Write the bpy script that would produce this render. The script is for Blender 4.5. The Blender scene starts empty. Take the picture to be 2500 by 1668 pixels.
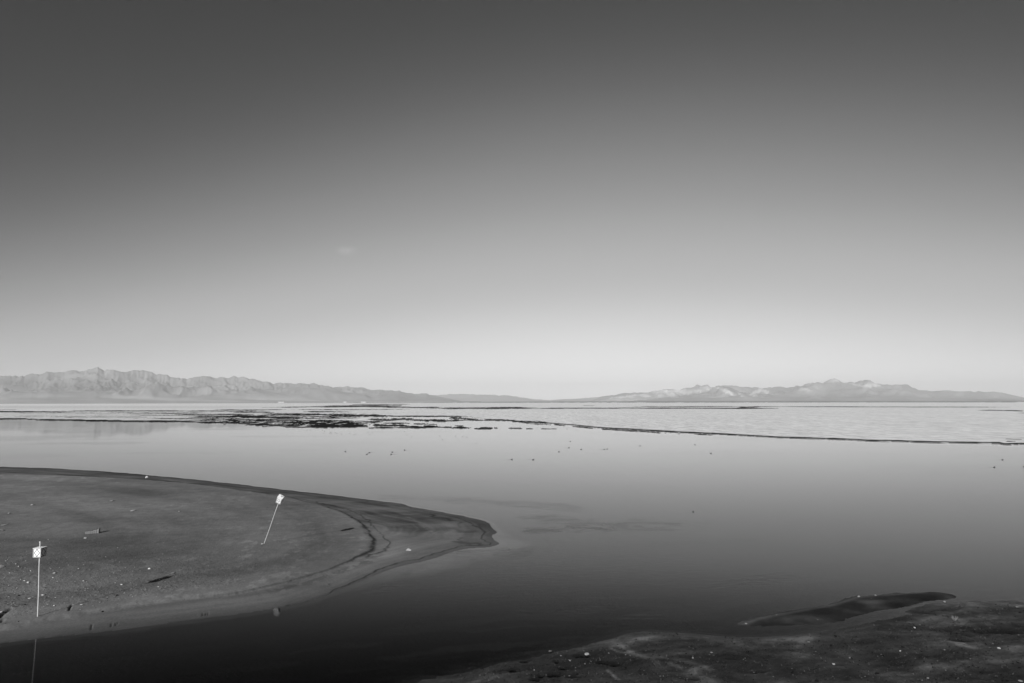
import bpy, math, random
import numpy as np
from mathutils import Vector, Matrix

rnd = random.Random(7)
SC = bpy.context.scene
COL = SC.collection
R = math.radians

# ------------------------------------------------------------------ camera
W0, H0, FPX = 2500.0, 1668.0, 1667.0
CAMZ = 10.0
PITCH = math.atan(146.6 / FPX)
ROLL = -R(0.073)
fwd = Vector((0, math.cos(PITCH), math.sin(PITCH)))
up0 = Vector((0, -math.sin(PITCH), math.cos(PITCH)))
rt0 = Vector((1, 0, 0))
rt = rt0 * math.cos(ROLL) + up0 * math.sin(ROLL)
upv = up0 * math.cos(ROLL) - rt0 * math.sin(ROLL)
cam = bpy.data.cameras.new('camera')
cam.lens = 36.0 * FPX / W0
cam.sensor_width = 36.0
cam.clip_start = 0.1
cam.clip_end = 90000.0
camo = bpy.data.objects.new('camera', cam)
COL.objects.link(camo)
M = Matrix(((rt.x, upv.x, -fwd.x, 0), (rt.y, upv.y, -fwd.y, 0), (rt.z, upv.z, -fwd.z, CAMZ), (0, 0, 0, 1)))
camo.matrix_world = M
SC.camera = camo

# ------------------------------------------------------------------ sun and sky
SUN_EL, SUN_AZ = R(22.7), R(20.5)          # light travels towards azimuth 20.5 degrees right of +Y
ld = Vector((math.sin(SUN_AZ) * math.cos(SUN_EL), math.cos(SUN_AZ) * math.cos(SUN_EL), -math.sin(SUN_EL)))
sun = bpy.data.lights.new('sun', 'SUN')
sun.energy = 5.0
sun.angle = R(0.3)
sun.color = (1.0, 1.0, 1.0)
suno = bpy.data.objects.new('sun', sun)
suno.rotation_euler = ld.to_track_quat('-Z', 'Y').to_euler()
COL.objects.link(suno)

world = bpy.data.worlds.new('World')
SC.world = world
world.use_nodes = True
wt = world.node_tree
wt.nodes.clear()


class NT:
    """small helper to wire nodes"""
    def __init__(s, tree):
        s.t = tree

    def n(s, typ, **kw):
        nd = s.t.nodes.new(typ)
        for k, v in kw.items():
            setattr(nd, k, v)
        return nd

    def link(s, a, b):
        s.t.links.new(a, b)

    def put(s, sock, v):
        if hasattr(v, 'is_linked') or hasattr(v, 'links'):
            s.link(v, sock)
        else:
            sock.default_value = v

    def math(s, op, a, b=None, c=None, clamp=False):
        nd = s.n('ShaderNodeMath', operation=op)
        nd.use_clamp = clamp
        s.put(nd.inputs[0], a)
        if b is not None:
            s.put(nd.inputs[1], b)
        if c is not None:
            s.put(nd.inputs[2], c)
        return nd.outputs[0]

    def maprange(s, v, a, b, c, d, mode='SMOOTHSTEP'):
        nd = s.n('ShaderNodeMapRange', interpolation_type=mode)
        s.put(nd.inputs['Value'], v)
        for i, x in zip((1, 2, 3, 4), (a, b, c, d)):
            s.put(nd.inputs[i], x)
        return nd.outputs[0]

    def noise(s, vec, scale, detail=4, rough=0.55, dist=0.0):
        nd = s.n('ShaderNodeTexNoise')
        s.link(vec, nd.inputs['Vector'])
        nd.inputs['Scale'].default_value = scale
        nd.inputs['Detail'].default_value = detail
        nd.inputs['Roughness'].default_value = rough
        nd.inputs['Distortion'].default_value = dist
        return nd.outputs[0]

    def mapping(s, vec, scale=(1, 1, 1), rot=(0, 0, 0), loc=(0, 0, 0)):
        nd = s.n('ShaderNodeMapping')
        s.link(vec, nd.inputs[0])
        nd.inputs['Scale'].default_value = scale
        nd.inputs['Rotation'].default_value = rot
        nd.inputs['Location'].default_value = loc
        return nd.outputs[0]

    def attr(s, name):
        nd = s.n('ShaderNodeAttribute', attribute_name=name)
        return nd.outputs['Fac']

    def pos(s):
        return s.n('ShaderNodeNewGeometry').outputs['Position']


w = NT(wt)
sky = w.n('ShaderNodeTexSky', sky_type='NISHITA')
sky.sun_disc = False
sky.sun_elevation = SUN_EL
sky.sun_rotation = math.atan2(-ld.x, -ld.y)
sky.altitude = 1280.0
sky.air_density = 1.0
sky.dust_density = 0.6
sky.ozone_density = 1.0
sep = w.n('ShaderNodeSeparateColor')
w.link(sky.outputs[0], sep.inputs[0])
# black and white film behind a red filter: the red channel only, with the film's contrast
SKY_GAIN, SKY_GAMMA = 0.86, 1.30
red = w.math('MULTIPLY', w.math('POWER', sep.outputs[0], SKY_GAMMA), SKY_GAIN)
tc = w.n('ShaderNodeTexCoord')
dt = w.n('ShaderNodeVectorMath', operation='DOT_PRODUCT')
w.link(tc.outputs['Generated'], dt.inputs[0])
AX = R(5.0)
dt.inputs[1].default_value = (math.sin(AX), math.cos(AX), 0.0)
c2 = w.math('POWER', w.math('ABSOLUTE', dt.outputs['Value']), 3.8)
pol = w.math('MULTIPLY_ADD', c2, 0.78, 0.22)
# a faint wisp of cirrus left of the middle
wd = w.n('ShaderNodeVectorMath', operation='DISTANCE')
wvec = w.mapping(tc.outputs['Generated'], scale=(1, 1, 2.2))
w.link(wvec, wd.inputs[0])
wdir = (fwd * FPX + rt * (848 - 1250) + upv * (834 - 612)).normalized()
wd.inputs[1].default_value = (wdir.x, wdir.y, wdir.z * 2.2)
wn = w.noise(tc.outputs['Generated'], 45, 5, 0.6, 0.6)
wm = w.math('MULTIPLY', w.maprange(wd.outputs['Value'], 0.0, 0.020, 1.0, 0.0), w.maprange(wn, 0.3, 0.6, 0.05, 0.30))
grad = w.math('MULTIPLY', w.math('MULTIPLY', red, pol), w.math('ADD', wm, 1.0))
# the film's characteristic curve (toe and shoulder)
fc = w.n('ShaderNodeFloatCurve')
cv = fc.mapping.curves[0]
FILM = [(0, 0), (.05, .028), (.071, .047), (.093, .078), (.129, .142), (.196, .245), (.315, .38), (.457, .46), (.729, .635), (1.08, .80), (1.5, .93)]
while len(cv.points) < len(FILM):
    cv.points.new(0.5, 0.5)
for pt_, (a_, b_) in zip(cv.points, FILM):
    pt_.location = (a_ / 1.5, b_ / 1.5)
    pt_.handle_type = 'AUTO_CLAMPED'
fc.mapping.update()
w.link(w.math('MULTIPLY', grad, 0.10 / 1.5), fc.inputs['Value'])
film = w.math('MULTIPLY', fc.outputs[0], 13.9)
comb = w.n('ShaderNodeCombineColor')
for i in range(3):
    w.link(film, comb.inputs[i])
bg = w.n('ShaderNodeBackground')
bg.inputs['Strength'].default_value = 0.10
w.link(comb.outputs[0], bg.inputs['Color'])
wo = w.n('ShaderNodeOutputWorld')
w.link(bg.outputs[0], wo.inputs['Surface'])

SC.view_settings.view_transform = 'Standard'
SC.view_settings.look = 'None'
SC.view_settings.exposure = 0.12
SC.view_settings.gamma = 1.0
SC.view_settings.use_curve_mapping = False
SC.cycles.max_bounces = 6
SC.cycles.transparent_max_bounces = 8
SC.cycles.volume_bounces = 1
SC.cycles.caustics_reflective = False
SC.cycles.caustics_refractive = False
SC.cycles.use_denoising = True


# ------------------------------------------------------------------ placing helpers
def G(px, py, z=0.0):
    """world point at height z that the photograph shows at pixel (px, py)"""
    d = fwd * FPX + rt * (px - 1250.0) + upv * (834.0 - py)
    k = (z - CAMZ) / d.z
    return Vector((d.x * k, d.y * k, z))


def dir_at(px, py):
    return (fwd * FPX + rt * (px - 1250.0) + upv * (834.0 - py)).normalized()


_f, _r, _u = (np.array(v) for v in (fwd, rt, upv))


def project(x, y, z):
    v = np.stack([x, y, z - CAMZ], -1)
    dd = v @ _f
    return 1250 + FPX * (v @ _r) / dd, 834 - FPX * (v @ _u) / dd


# ------------------------------------------------------------------ numpy noise
def _hash(ix, iy, seed):
    h = (ix.astype(np.int64) * 374761393 + iy.astype(np.int64) * 668265263 + seed * 974711) & 0xFFFFFFFF
    h = ((h ^ (h >> 13)) * 1274126177) & 0xFFFFFFFF
    h = (h ^ (h >> 16)) & 0xFFFF
    return h / 65535.0


def vnoise(x, y, seed=0):
    ix, iy = np.floor(x), np.floor(y)
    fx, fy = x - ix, y - iy
    fx = fx * fx * fx * (fx * (fx * 6 - 15) + 10)
    fy = fy * fy * fy * (fy * (fy * 6 - 15) + 10)
    a, b = _hash(ix, iy, seed), _hash(ix + 1, iy, seed)
    c, d = _hash(ix, iy + 1, seed), _hash(ix + 1, iy + 1, seed)
    return (a + (b - a) * fx) * (1 - fy) + (c + (d - c) * fx) * fy


def fbm(x, y, octv=4, seed=0, gain=0.5):
    s, a, t = 0.0, 1.0, 0.0
    ca, sa = math.cos(0.6), math.sin(0.6)
    for i in range(octv):
        s = s + a * (vnoise(x, y, seed + i) * 2 - 1)
        t += a
        x, y = (ca * x - sa * y) * 2.03 + 11.3, (sa * x + ca * y) * 2.03 - 7.1
        a *= gain
    return s / t


def ridged(x, y, octv=4, seed=0, gain=0.5):
    s, a, t = 0.0, 1.0, 0.0
    ca, sa = math.cos(0.5), math.sin(0.5)
    for i in range(octv):
        s = s + a * (1 - np.abs(vnoise(x, y, seed + i) * 2 - 1))
        t += a
        x, y = (ca * x - sa * y) * 2.07 + 3.3, (sa * x + ca * y) * 2.07 + 9.1
        a *= gain
    return s / t


def sstep(a, b, x):
    t = np.clip((x - a) / (b - a), 0, 1)
    return t * t * (3 - 2 * t)


# ------------------------------------------------------------------ polylines
def smooth(pts, n=4, closed=False):
    P = np.array(pts, float)
    m = len(P)
    out = []
    rng = range(m) if closed else range(m - 1)
    for i in rng:
        if closed:
            p0, p1, p2, p3 = P[(i - 1) % m], P[i], P[(i + 1) % m], P[(i + 2) % m]
        else:
            p0, p1, p2, p3 = P[max(i - 1, 0)], P[i], P[i + 1], P[min(i + 2, m - 1)]
        for k in range(n):
            t = k / n
            q = 0.5 * ((2 * p1) + (-p0 + p2) * t + (2 * p0 - 5 * p1 + 4 * p2 - p3) * t * t + (-p0 + 3 * p1 - 3 * p2 + p3) * t ** 3)
            # keep the curve from overshooting
            lo, hi = np.minimum(p1, p2), np.maximum(p1, p2)
            ex = (hi - lo) * 0.25 + 1e-9
            out.append(np.clip(q, lo - ex, hi + ex))
    if not closed:
        out.append(P[-1])
    return np.array(out)


def to_world(pts, z=0.0):
    return np.array([[G(a, b, z).x, G(a, b, z).y] for a, b in pts])


def seg_dist(x, y, poly, closed=False):
    """distance to a polyline"""
    best = np.full(x.shape, 1e18)
    m = len(poly)
    for i in range(m if closed else m - 1):
        ax, ay = poly[i]
        bx, by = poly[(i + 1) % m]
        dx, dy = bx - ax, by - ay
        L = dx * dx + dy * dy + 1e-12
        t = np.clip(((x - ax) * dx + (y - ay) * dy) / L, 0, 1)
        d = (x - ax - t * dx) ** 2 + (y - ay - t * dy) ** 2
        np.minimum(best, d, out=best)
    return np.sqrt(best)


def inside(x, y, poly):
    c = np.zeros(x.shape, bool)
    m = len(poly)
    for i in range(m):
        ax, ay = poly[i]
        bx, by = poly[(i + 1) % m]
        if ay == by:
            continue
        cond = ((ay > y) != (by > y)) & (x < (bx - ax) * (y - ay) / (by - ay) + ax)
        c ^= cond
    return c


def sdist(x, y, poly):
    d = seg_dist(x, y, poly, True)
    return np.where(inside(x, y, poly), d, -d)


# ------------------------------------------------------------------ mesh helpers
def mesh_np(name, V, F, attrs=None, smooth_=True):
    me = bpy.data.meshes.new(name)
    V = np.asarray(V, np.float32)
    F = np.asarray(F, np.int32)
    nf, k = F.shape
    me.vertices.add(len(V))
    me.vertices.foreach_set('co', V.ravel())
    me.loops.add(nf * k)
    me.loops.foreach_set('vertex_index', F.ravel())
    me.polygons.add(nf)
    me.polygons.foreach_set('loop_start', np.arange(0, nf * k, k, dtype=np.int32))
    me.polygons.foreach_set('loop_total', np.full(nf, k, np.int32))
    me.polygons.foreach_set('use_smooth', np.full(nf, smooth_, bool))
    for an, av in (attrs or {}).items():
        at = me.attributes.new(an, 'FLOAT', 'POINT')
        at.data.foreach_set('value', np.asarray(av, np.float32).ravel())
    me.update(calc_edges=True)
    return me


def grid_faces(nr, nc, keep=None):
    i = np.arange(nr - 1)[:, None] * nc + np.arange(nc - 1)[None, :]
    F = np.stack([i, i + 1, i + nc + 1, i + nc], -1).reshape(-1, 4)
    if keep is not None:
        k = keep.ravel()
        F = F[k[F].any(1)]
    return F


def compact(V, F, attrs):
    used = np.zeros(len(V), bool)
    used[F.ravel()] = True
    idx = np.cumsum(used) - 1
    return V[used], idx[F], {k: np.asarray(a).ravel()[used] for k, a in attrs.items()}


def polar(az0, az1, nc, r0, r1, nr):
    az = np.linspace(R(az0), R(az1), nc)
    r = r0 * (r1 / r0) ** np.linspace(0, 1, nr)
    A, RR = np.meshgrid(az, r)
    return A, RR, RR * np.sin(A), RR * np.cos(A)


def sheet(name, X, Y, Z, mat, attrs, keep=None):
    nr, nc = X.shape
    V = np.stack([X, Y, Z], -1).reshape(-1, 3)
    # faces wound so the normal looks up (rows run away from the viewer, columns to the right)
    F = grid_faces(nr, nc, keep)
    V, F, attrs = compact(V, F, attrs)
    me = mesh_np(name, V, F, attrs)
    me.materials.append(mat)
    o = bpy.data.objects.new(name, me)
    COL.objects.link(o)
    return o


class MB:
    """collects simple shapes into one mesh"""
    def __init__(s):
        s.v, s.f = [], []

    def add(s, verts, faces):
        b = len(s.v)
        s.v += [tuple(v) for v in verts]
        s.f += [tuple(b + i for i in f) for f in faces]

    def box(s, c, size, mat=None, bev=0.0):
        hx, hy, hz = (q / 2 for q in size)
        vs = [Vector((x, y, z)) for z in (-hz, hz) for y in (-hy, hy) for x in (-hx, hx)]
        if mat is not None:
            vs = [mat @ v for v in vs]
        vs = [v + Vector(c) for v in vs]
        s.add(vs, [(0, 2, 3, 1), (4, 5, 7, 6), (0, 1, 5, 4), (2, 6, 7, 3), (0, 4, 6, 2), (1, 3, 7, 5)])

    def tube(s, pts, radii, seg=8):
        pts = [Vector(p) for p in pts]
        if not hasattr(radii, '__len__'):
            radii = [radii] * len(pts)
        rings = []
        for i, p in enumerate(pts):
            t = (pts[min(i + 1, len(pts) - 1)] - pts[max(i - 1, 0)]).normalized()
            a = t.orthogonal().normalized()
            b = t.cross(a)
            rings.append([p + (a * math.cos(2 * math.pi * k / seg) + b * math.sin(2 * math.pi * k / seg)) * radii[i] for k in range(seg)])
        # align rings to the first to avoid twisting
        for i in range(1, len(rings)):
            best = min(range(seg), key=lambda q: (rings[i][q] - pts[i] - (rings[i - 1][0] - pts[i - 1])).length)
            rings[i] = rings[i][best:] + rings[i][:best]
        vs = [v for r_ in rings for v in r_]
        fs = []
        for i in range(len(rings) - 1):
            for k in range(seg):
                fs.append((i * seg + k, i * seg + (k + 1) % seg, (i + 1) * seg + (k + 1) % seg, (i + 1) * seg + k))
        fs.append(tuple(reversed(range(seg))))
        fs.append(tuple((len(rings) - 1) * seg + k for k in range(seg)))
        s.add(vs, fs)

    def mesh(s, name, mat, sm=False):
        me = bpy.data.meshes.new(name)
        me.from_pydata(s.v, [], s.f)
        if sm:
            me.polygons.foreach_set('use_smooth', [True] * len(me.polygons))
        me.materials.append(mat)
        me.update()
        return me

    def build(s, name, mat, parent=None, sm=False):
        o = bpy.data.objects.new(name, s.mesh(name, mat, sm))
        COL.objects.link(o)
        if parent is not None:
            o.parent = parent
        return o


def link(o, parent=None):
    COL.objects.link(o)
    if parent is not None:
        o.parent = parent
    return o


def tag(o, label=None, cat=None, group=None, kind=None):
    if label:
        o['label'] = label
    if cat:
        o['category'] = cat
    if group:
        o['group'] = group
    if kind:
        o['kind'] = kind
    return o


def empty(name, loc, rz=0.0):
    o = bpy.data.objects.new(name, None)
    o.empty_display_size = 0.2
    o.location = loc
    o.rotation_euler = (0, 0, rz)
    COL.objects.link(o)
    return o


# ------------------------------------------------------------------ materials
def material(name):
    m = bpy.data.materials.new(name)
    m.use_nodes = True
    m.node_tree.nodes.clear()
    t = NT(m.node_tree)
    out = t.n('ShaderNodeOutputMaterial')
    return m, t, out


def grey(t, val):
    c = t.n('ShaderNodeCombineColor')
    for i in range(3):
        t.put(c.inputs[i], val)
    return c.outputs[0]


def principled(t, out, val, rough=0.7, spec=0.3, normal=None):
    p = t.n('ShaderNodeBsdfPrincipled')
    t.link(grey(t, val), p.inputs['Base Color'])
    t.put(p.inputs['Roughness'], rough)
    t.put(p.inputs['Specular IOR Level'], spec)
    if normal is not None:
        t.link(normal, p.inputs['Normal'])
    t.link(p.outputs[0], out.inputs['Surface'])
    return p


def bump(t, h, strength, dist, normal=None):
    b = t.n('ShaderNodeBump')
    t.put(b.inputs['Strength'], strength)
    b.inputs['Distance'].default_value = dist
    t.link(h, b.inputs['Height'])
    if normal is not None:
        t.link(normal, b.inputs['Normal'])
    return b.outputs[0]


def mud_material(name, lo=0.86, hi=1.14, grain=14.0, bumpd=0.03, spec=0.25):
    """tone attribute (albedo) x fine grain; 'wet' attribute makes it smoother"""
    m, t, out = material(name)
    p = t.pos()
    tone = t.attr('tone')
    wet = t.attr('wet')
    rgh = t.attr('rough')
    n1 = t.noise(p, grain, 5, 0.65)
    n2 = t.noise(t.mapping(p, scale=(0.55, 1.0, 1.0)), 1.1, 5, 0.6, 0.4)
    n3 = t.noise(p, 4.2, 3, 0.6)
    sp = t.maprange(n1, 0.62, 0.74, 0.0, 1.0)
    v = t.math('MULTIPLY', tone, t.maprange(n1, 0.25, 0.75, lo, hi, 'LINEAR'))
    v = t.math('MULTIPLY', v, t.maprange(n2, 0.3, 0.7, 0.90, 1.10, 'LINEAR'))
    v = t.math('MULTIPLY', v, t.math('MULTIPLY_ADD', t.math('MULTIPLY', sp, rgh), 0.35, 1.0))
    rough = t.maprange(wet, 0.0, 1.0, 0.85, 0.42, 'LINEAR')
    h = t.math('ADD', t.math('MULTIPLY', n3, 0.7), t.math('MULTIPLY', n1, 0.5))
    nb = bump(t, h, t.math('MULTIPLY_ADD', rgh, 0.75, 0.12), bumpd * 2)
    zz = t.n('ShaderNodeSeparateXYZ')
    t.link(p, zz.inputs[0])
    dry = t.maprange(zz.outputs[2], -0.02, 0.0, 0.0, spec, 'LINEAR')      # no second sheen under water
    principled(t, out, v, rough, dry, nb)
    return m


mat_bar = mud_material('sand_bar_mud', 0.74, 1.26, grain=10.0, bumpd=0.045, spec=0.12)
mat_shore = mud_material('shore_mud', 0.7, 1.3, grain=8.0, bumpd=0.05, spec=0.3)
mat_spit = mud_material('spit_mud', 0.8, 1.2, grain=7.0, bumpd=0.02, spec=0.1)

# lake bed: mud coloured near black, standing in for light absorbed by the water
mat_bed, t, out = material('lake_bed_mud')
v = t.maprange(t.noise(t.pos(), 0.25, 5, 0.6, 0.5), 0.3, 0.7, 0.004, 0.009)
principled(t, out, v, 0.95, 0.0)

# water
mat_water, t, out = material('lake_water')
p = t.pos()
gl = t.n('ShaderNodeBsdfGlossy')
gl.inputs['Color'].default_value = (0.97, 0.97, 0.97, 1)
# calm, with cat's-paws: long soft patches where a breath of wind ruffles the surface
patch = t.math('MULTIPLY', t.attr('ruffle'), t.maprange(t.noise(t.mapping(p, scale=(0.45, 1.0, 1.0)), 0.8, 4, 0.65), 0.3, 0.6, 0.55, 1.0))
rip = t.noise(t.mapping(p, scale=(0.5, 1.0, 1.0)), 3.2, 3, 0.6)
nb = bump(t, rip, t.math('MULTIPLY_ADD', patch, 0.22, 0.006), 0.08)
t.link(nb, gl.inputs['Normal'])
geo = t.n('ShaderNodeNewGeometry')
dp_ = t.n('ShaderNodeVectorMath', operation='DOT_PRODUCT')
t.link(geo.outputs['Incoming'], dp_.inputs[0])
t.link(nb, dp_.inputs[1])
cosi = t.math('ABSOLUTE', dp_.outputs['Value'])
frs = t.math('MULTIPLY_ADD', t.math('POWER', t.math('SUBTRACT', 1.0, cosi, clamp=True), 5.0), 0.98, 0.02)   # same on both sides, so the bed is lit
t.put(gl.inputs['Roughness'], t.math('MULTIPLY_ADD', patch, 0.30, 0.03))
tr = t.n('ShaderNodeBsdfTransparent')
tr.inputs['Color'].default_value = (0.52, 0.52, 0.52, 1)
mx = t.n('ShaderNodeMixShader')
t.link(t.math('MULTIPLY', t.math('POWER', frs, 1.1), t.maprange(frs, 0.05, 0.33, 0.0, 1.0)), mx.inputs[0])      # a polarising filter on the lens
t.link(tr.outputs[0], mx.inputs[1])
t.link(gl.outputs[0], mx.inputs[2])
t.link(mx.outputs[0], out.inputs['Surface'])

# crust flat beyond the calm water
mat_crust, t, out = material('salt_crust')
p = t.pos()
tone = t.attr('tone')
n1 = t.math('ADD', t.math('MULTIPLY', t.noise(t.mapping(p, scale=(1.0, 0.20, 1.0), rot=(0, 0, R(9))), 1.1, 5, 0.7, 0.3), 0.5), t.math('MULTIPLY', t.noise(t.mapping(p, scale=(1.0, 0.3, 1.0), rot=(0, 0, R(20))), 0.30, 4, 0.6), 0.5))
n2 = t.noise(t.mapping(p, scale=(1.0, 0.18, 1.0)), 0.05, 5, 0.6)
v = t.math('MULTIPLY', tone, t.maprange(n1, 0.40, 0.58, 0.68, 1.06, 'LINEAR'))
v = t.math('MULTIPLY', v, t.maprange(n2, 0.3, 0.7, 0.93, 1.07, 'LINEAR'))
principled(t, out, v, 0.8, t.maprange(tone, 0.1, 0.6, 0.0, 0.25), bump(t, n1, 0.7, 0.4))

# mountains
mat_mtn, t, out = material('mountain_rock')
p = t.pos()
tone = t.attr('tone')
n1 = t.noise(p, 0.0035, 6, 0.65)
v = t.math('MULTIPLY', tone, t.maprange(n1, 0.3, 0.7, 0.85, 1.15, 'LINEAR'))
principled(t, out, v, 0.95, 0.0)


def plain(name, a, b, scale=20, rough=0.6, spec=0.3, bmp=0.0):
    m, t, out = material(name)
    tc_ = t.n('ShaderNodeTexCoord').outputs['Object']
    n = t.noise(tc_, scale, 4, 0.6)
    v = t.maprange(n, 0.3, 0.7, a, b, 'LINEAR')
    principled(t, out, v, rough, spec, bump(t, n, bmp, 0.02) if bmp else None)
    return m


mat_white = plain('white_painted_panel', 0.78, 0.86, 14, 0.45, 0.4)
mat_frame = plain('pale_aluminium_frame', 0.55, 0.66, 20, 0.5, 0.4)
mat_pole = plain('weathered_white_pole', 0.42, 0.58, 9, 0.5, 0.4)
mat_line = plain('dark_outline_tape', 0.03, 0.06, 20, 0.7, 0.2)
mat_dkframe = plain('dark_frame_metal', 0.10, 0.16, 20, 0.6, 0.3)
mat_pale = plain('pale_stone', 0.11, 0.20, 9, 0.85, 0.15, 0.5)
mat_mid = plain('mud_coated_stone', 0.16, 0.27, 9, 0.9, 0.1, 0.5)
mat_dark = plain('dark_mud_clod', 0.006, 0.016, 9, 0.9, 0.05, 0.6)
mat_bpale = plain('pale_sandbar_stone', 0.34, 0.50, 9, 0.85, 0.15, 0.5)
mat_bmid = plain('mud_coated_sandbar_stone', 0.20, 0.31, 9, 0.9, 0.1, 0.5)
mat_bwhite = plain('white_sandbar_stone', 0.48, 0.62, 9, 0.8, 0.2, 0.4)
mat_crumb = plain('drying_mud_crumb', 0.05, 0.10, 9, 0.9, 0.1)
mat_bright = plain('bleached_white_stone', 0.26, 0.42, 9, 0.8, 0.2, 0.4)
mat_wood = plain('bleached_wood', 0.12, 0.30, 18, 0.85, 0.1, 0.4)
mat_dkwood = plain('wet_driftwood', 0.03, 0.07, 18, 0.8, 0.2, 0.4)
mat_twig = plain('dry_twig', 0.16, 0.26, 18, 0.9, 0.1)
mat_bird = plain('dark_plumage', 0.02, 0.05, 18, 0.7, 0.2)
mat_bill = plain('pale_bill', 0.25, 0.35, 18, 0.6, 0.3)
mat_wall = plain('whitewashed_wall', 0.7, 0.8, 0.1, 0.8, 0.2)
mat_roof = plain('pale_tin_roof', 0.45, 0.6, 0.1, 0.6, 0.3)
mat_darkwater, t, out = material('dark_far_water')
principled(t, out, t.maprange(t.noise(t.pos(), 0.01, 4), 0.3, 0.7, 0.02, 0.05), 0.9, 0.1)

# ------------------------------------------------------------------ lake water and bed
EXT = 29000.0


def quad(name, x0, x1, y0, y1, z, mat):
    b = MB()
    b.add([(x0, y0, z), (x1, y0, z), (x1, y1, z), (x0, y1, z)], [(0, 1, 2, 3)])
    return tag(b.build(name, mat), kind='structure')


azs_ = np.concatenate([np.linspace(-180, -50, 24)[:-1], np.linspace(-50, 50, 500), np.linspace(50, 180, 24)[1:]])
rs_ = np.concatenate([[0.01, 6.0, 12.0], 18.0 * (600.0 / 18.0) ** np.linspace(0, 1, 300), [900, 1500, 3000, 6000, 12000, 20000, 28000]])
A, RR = np.meshgrid(np.radians(azs_), rs_)
X, Y = RR * np.sin(A), RR * np.cos(A)
PX, PY = project(X, Y, np.zeros_like(X))
vis = (Y > 12)
wn1 = fbm(X * 0.16 + 0.10 * Y, Y * 0.26 - 0.04 * X, 6, 501, 0.66)
wn2 = fbm(X * 0.03 + 3, Y * 0.06, 4, 505)
ruf = 0.22 * sstep(0.05, 0.45, wn2)
for (x0, y0, x1, y1, hw, k) in ((960, 1213, 1180, 1222, 6, .55), (1140, 1226, 1420, 1240, 8, .7), (1290, 1272, 1420, 1282, 3, .6), (1340, 1270, 1600, 1286, 11, .8),
                                (1300, 1297, 1480, 1288, 7, .9), (1225, 1281, 1275, 1288, 1.6, .5), (1480, 1290, 1700, 1280, 9, .5), (1060, 1233, 1110, 1238, 3, .3),
                                (1130, 1346, 1300, 1338, 4, .9), (1060, 1362, 1200, 1347, 6, .7), (1255, 1340, 1340, 1331, 2.2, .8), (1290, 1350, 1500, 1335, 10, .8), (1450, 1340, 1800, 1322, 10, .45),
                                (990, 1385, 1120, 1365, 7, .55), (850, 1468, 960, 1430, 5, .45), (1500, 1420, 1650, 1405, 8, .4), (1750, 1430, 1900, 1410, 9, .5), (1990, 1380, 2200, 1375, 7, .35),
                                (1650, 1470, 1800, 1452, 8, .5), (1300, 1500, 1480, 1480, 9, .4), (1380, 1540, 1600, 1505, 9, .5), (880, 1440, 905, 1433, 2, .5)):
    tt = np.clip(((PX - x0) * (x1 - x0) + (PY - y0) * (y1 - y0) * 9) / ((x1 - x0) ** 2 + 9 * (y1 - y0) ** 2), 0, 1)
    dd = np.hypot((PX - x0 - tt * (x1 - x0)) / 5.0, PY - y0 - tt * (y1 - y0))
    ruf = np.maximum(ruf, np.where(vis, k * sstep(0.0, 0.9, np.exp(-(dd / (hw * 1.5)) ** 2) * (1.0 + 2.6 * wn1) - 0.15), 0))
line = np.interp(PX, [900, 1050, 1130, 1270, 1340, 1500, 1800, 2500], [1440, 1372, 1347, 1340, 1338, 1328, 1312, 1300])
ruf = np.maximum(ruf, np.where(vis, 0.32 * sstep(-3, 3, PY - line + 6 * wn1) * sstep(230, 20, PY - line) * sstep(900, 1050, PX) * sstep(2200, 1500, PX), 0))
V = np.stack([X, Y, np.zeros_like(X)], -1).reshape(-1, 3)
me = mesh_np('lake_water', V, grid_faces(*X.shape), {'ruffle': np.clip(ruf, 0, 1)})
me.materials.append(mat_water)
tag(link(bpy.data.objects.new('lake_water', me)), kind='structure')
quad('lake_bed', -EXT, EXT, -EXT * 0.5, EXT, -0.9, mat_bed)

# ------------------------------------------------------------------ sand bar on the left
BAR = [(0, 1140), (170, 1146), (360, 1160), (500, 1174), (640, 1190), (800, 1208), (950, 1227), (1050, 1245), (1110, 1256),
       (1166, 1267), (1187, 1277), (1200, 1288), (1215, 1300), (1199, 1308), (1206, 1320), (1219, 1328), (1197, 1336),
       (1128, 1343), (1051, 1367), (974, 1385), (917, 1406), (840, 1436), (745, 1469), (668, 1487), (553, 1503), (400, 1522),
       (223, 1545), (120, 1557), (0, 1571)]
bar_w = to_world(smooth(BAR, 4))
far = G(0, 1140)
nr_ = G(0, 1571)
left_pts = [(nr_.x - 14, nr_.y - 7), (nr_.x - 45, nr_.y - 16), (-140, 20), (-210, 60), (-190, 112), (-120, 116)]
bar_poly = np.vstack([bar_w, np.array(left_pts)])
SCARP = [(0, 1158), (170, 1162), (330, 1170), (470, 1181), (603, 1199), (691, 1212), (783, 1233), (840, 1252), (879, 1275),
         (898, 1298), (911, 1321), (903, 1344), (860, 1364), (802, 1387), (725, 1411), (649, 1432), (572, 1446), (477, 1455),
         (400, 1466), (250, 1489), (120, 1509), (0, 1531)]
sc_w = to_world(smooth(SCARP, 4), 0.2)
left_in = [(nr_.x - 14, nr_.y + 2), (nr_.x - 45, nr_.y + 4), (-130, 30), (-190, 60), (-170, 100), (-120, 108)]
sc_poly = np.vstack([sc_w, np.array(left_in)])
LINE2 = [(700, 1213), (794, 1231), (860, 1249), (898, 1272), (929, 1302), (952, 1327), (936, 1343), (890, 1362)]
LINE3 = [(783, 1211), (860, 1220), (974, 1235), (1051, 1252), (1109, 1262), (1147, 1278), (1183, 1299), (1176, 1311),
         (1193, 1327), (1180, 1331), (1128, 1333), (1089, 1342), (1032, 1360), (955, 1380), (860, 1420), (783, 1455), (700, 1476)]
l2_w = to_world(smooth(LINE2, 4), 0.1)
l3_w = to_world(smooth(LINE3, 4), 0.05)

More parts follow.
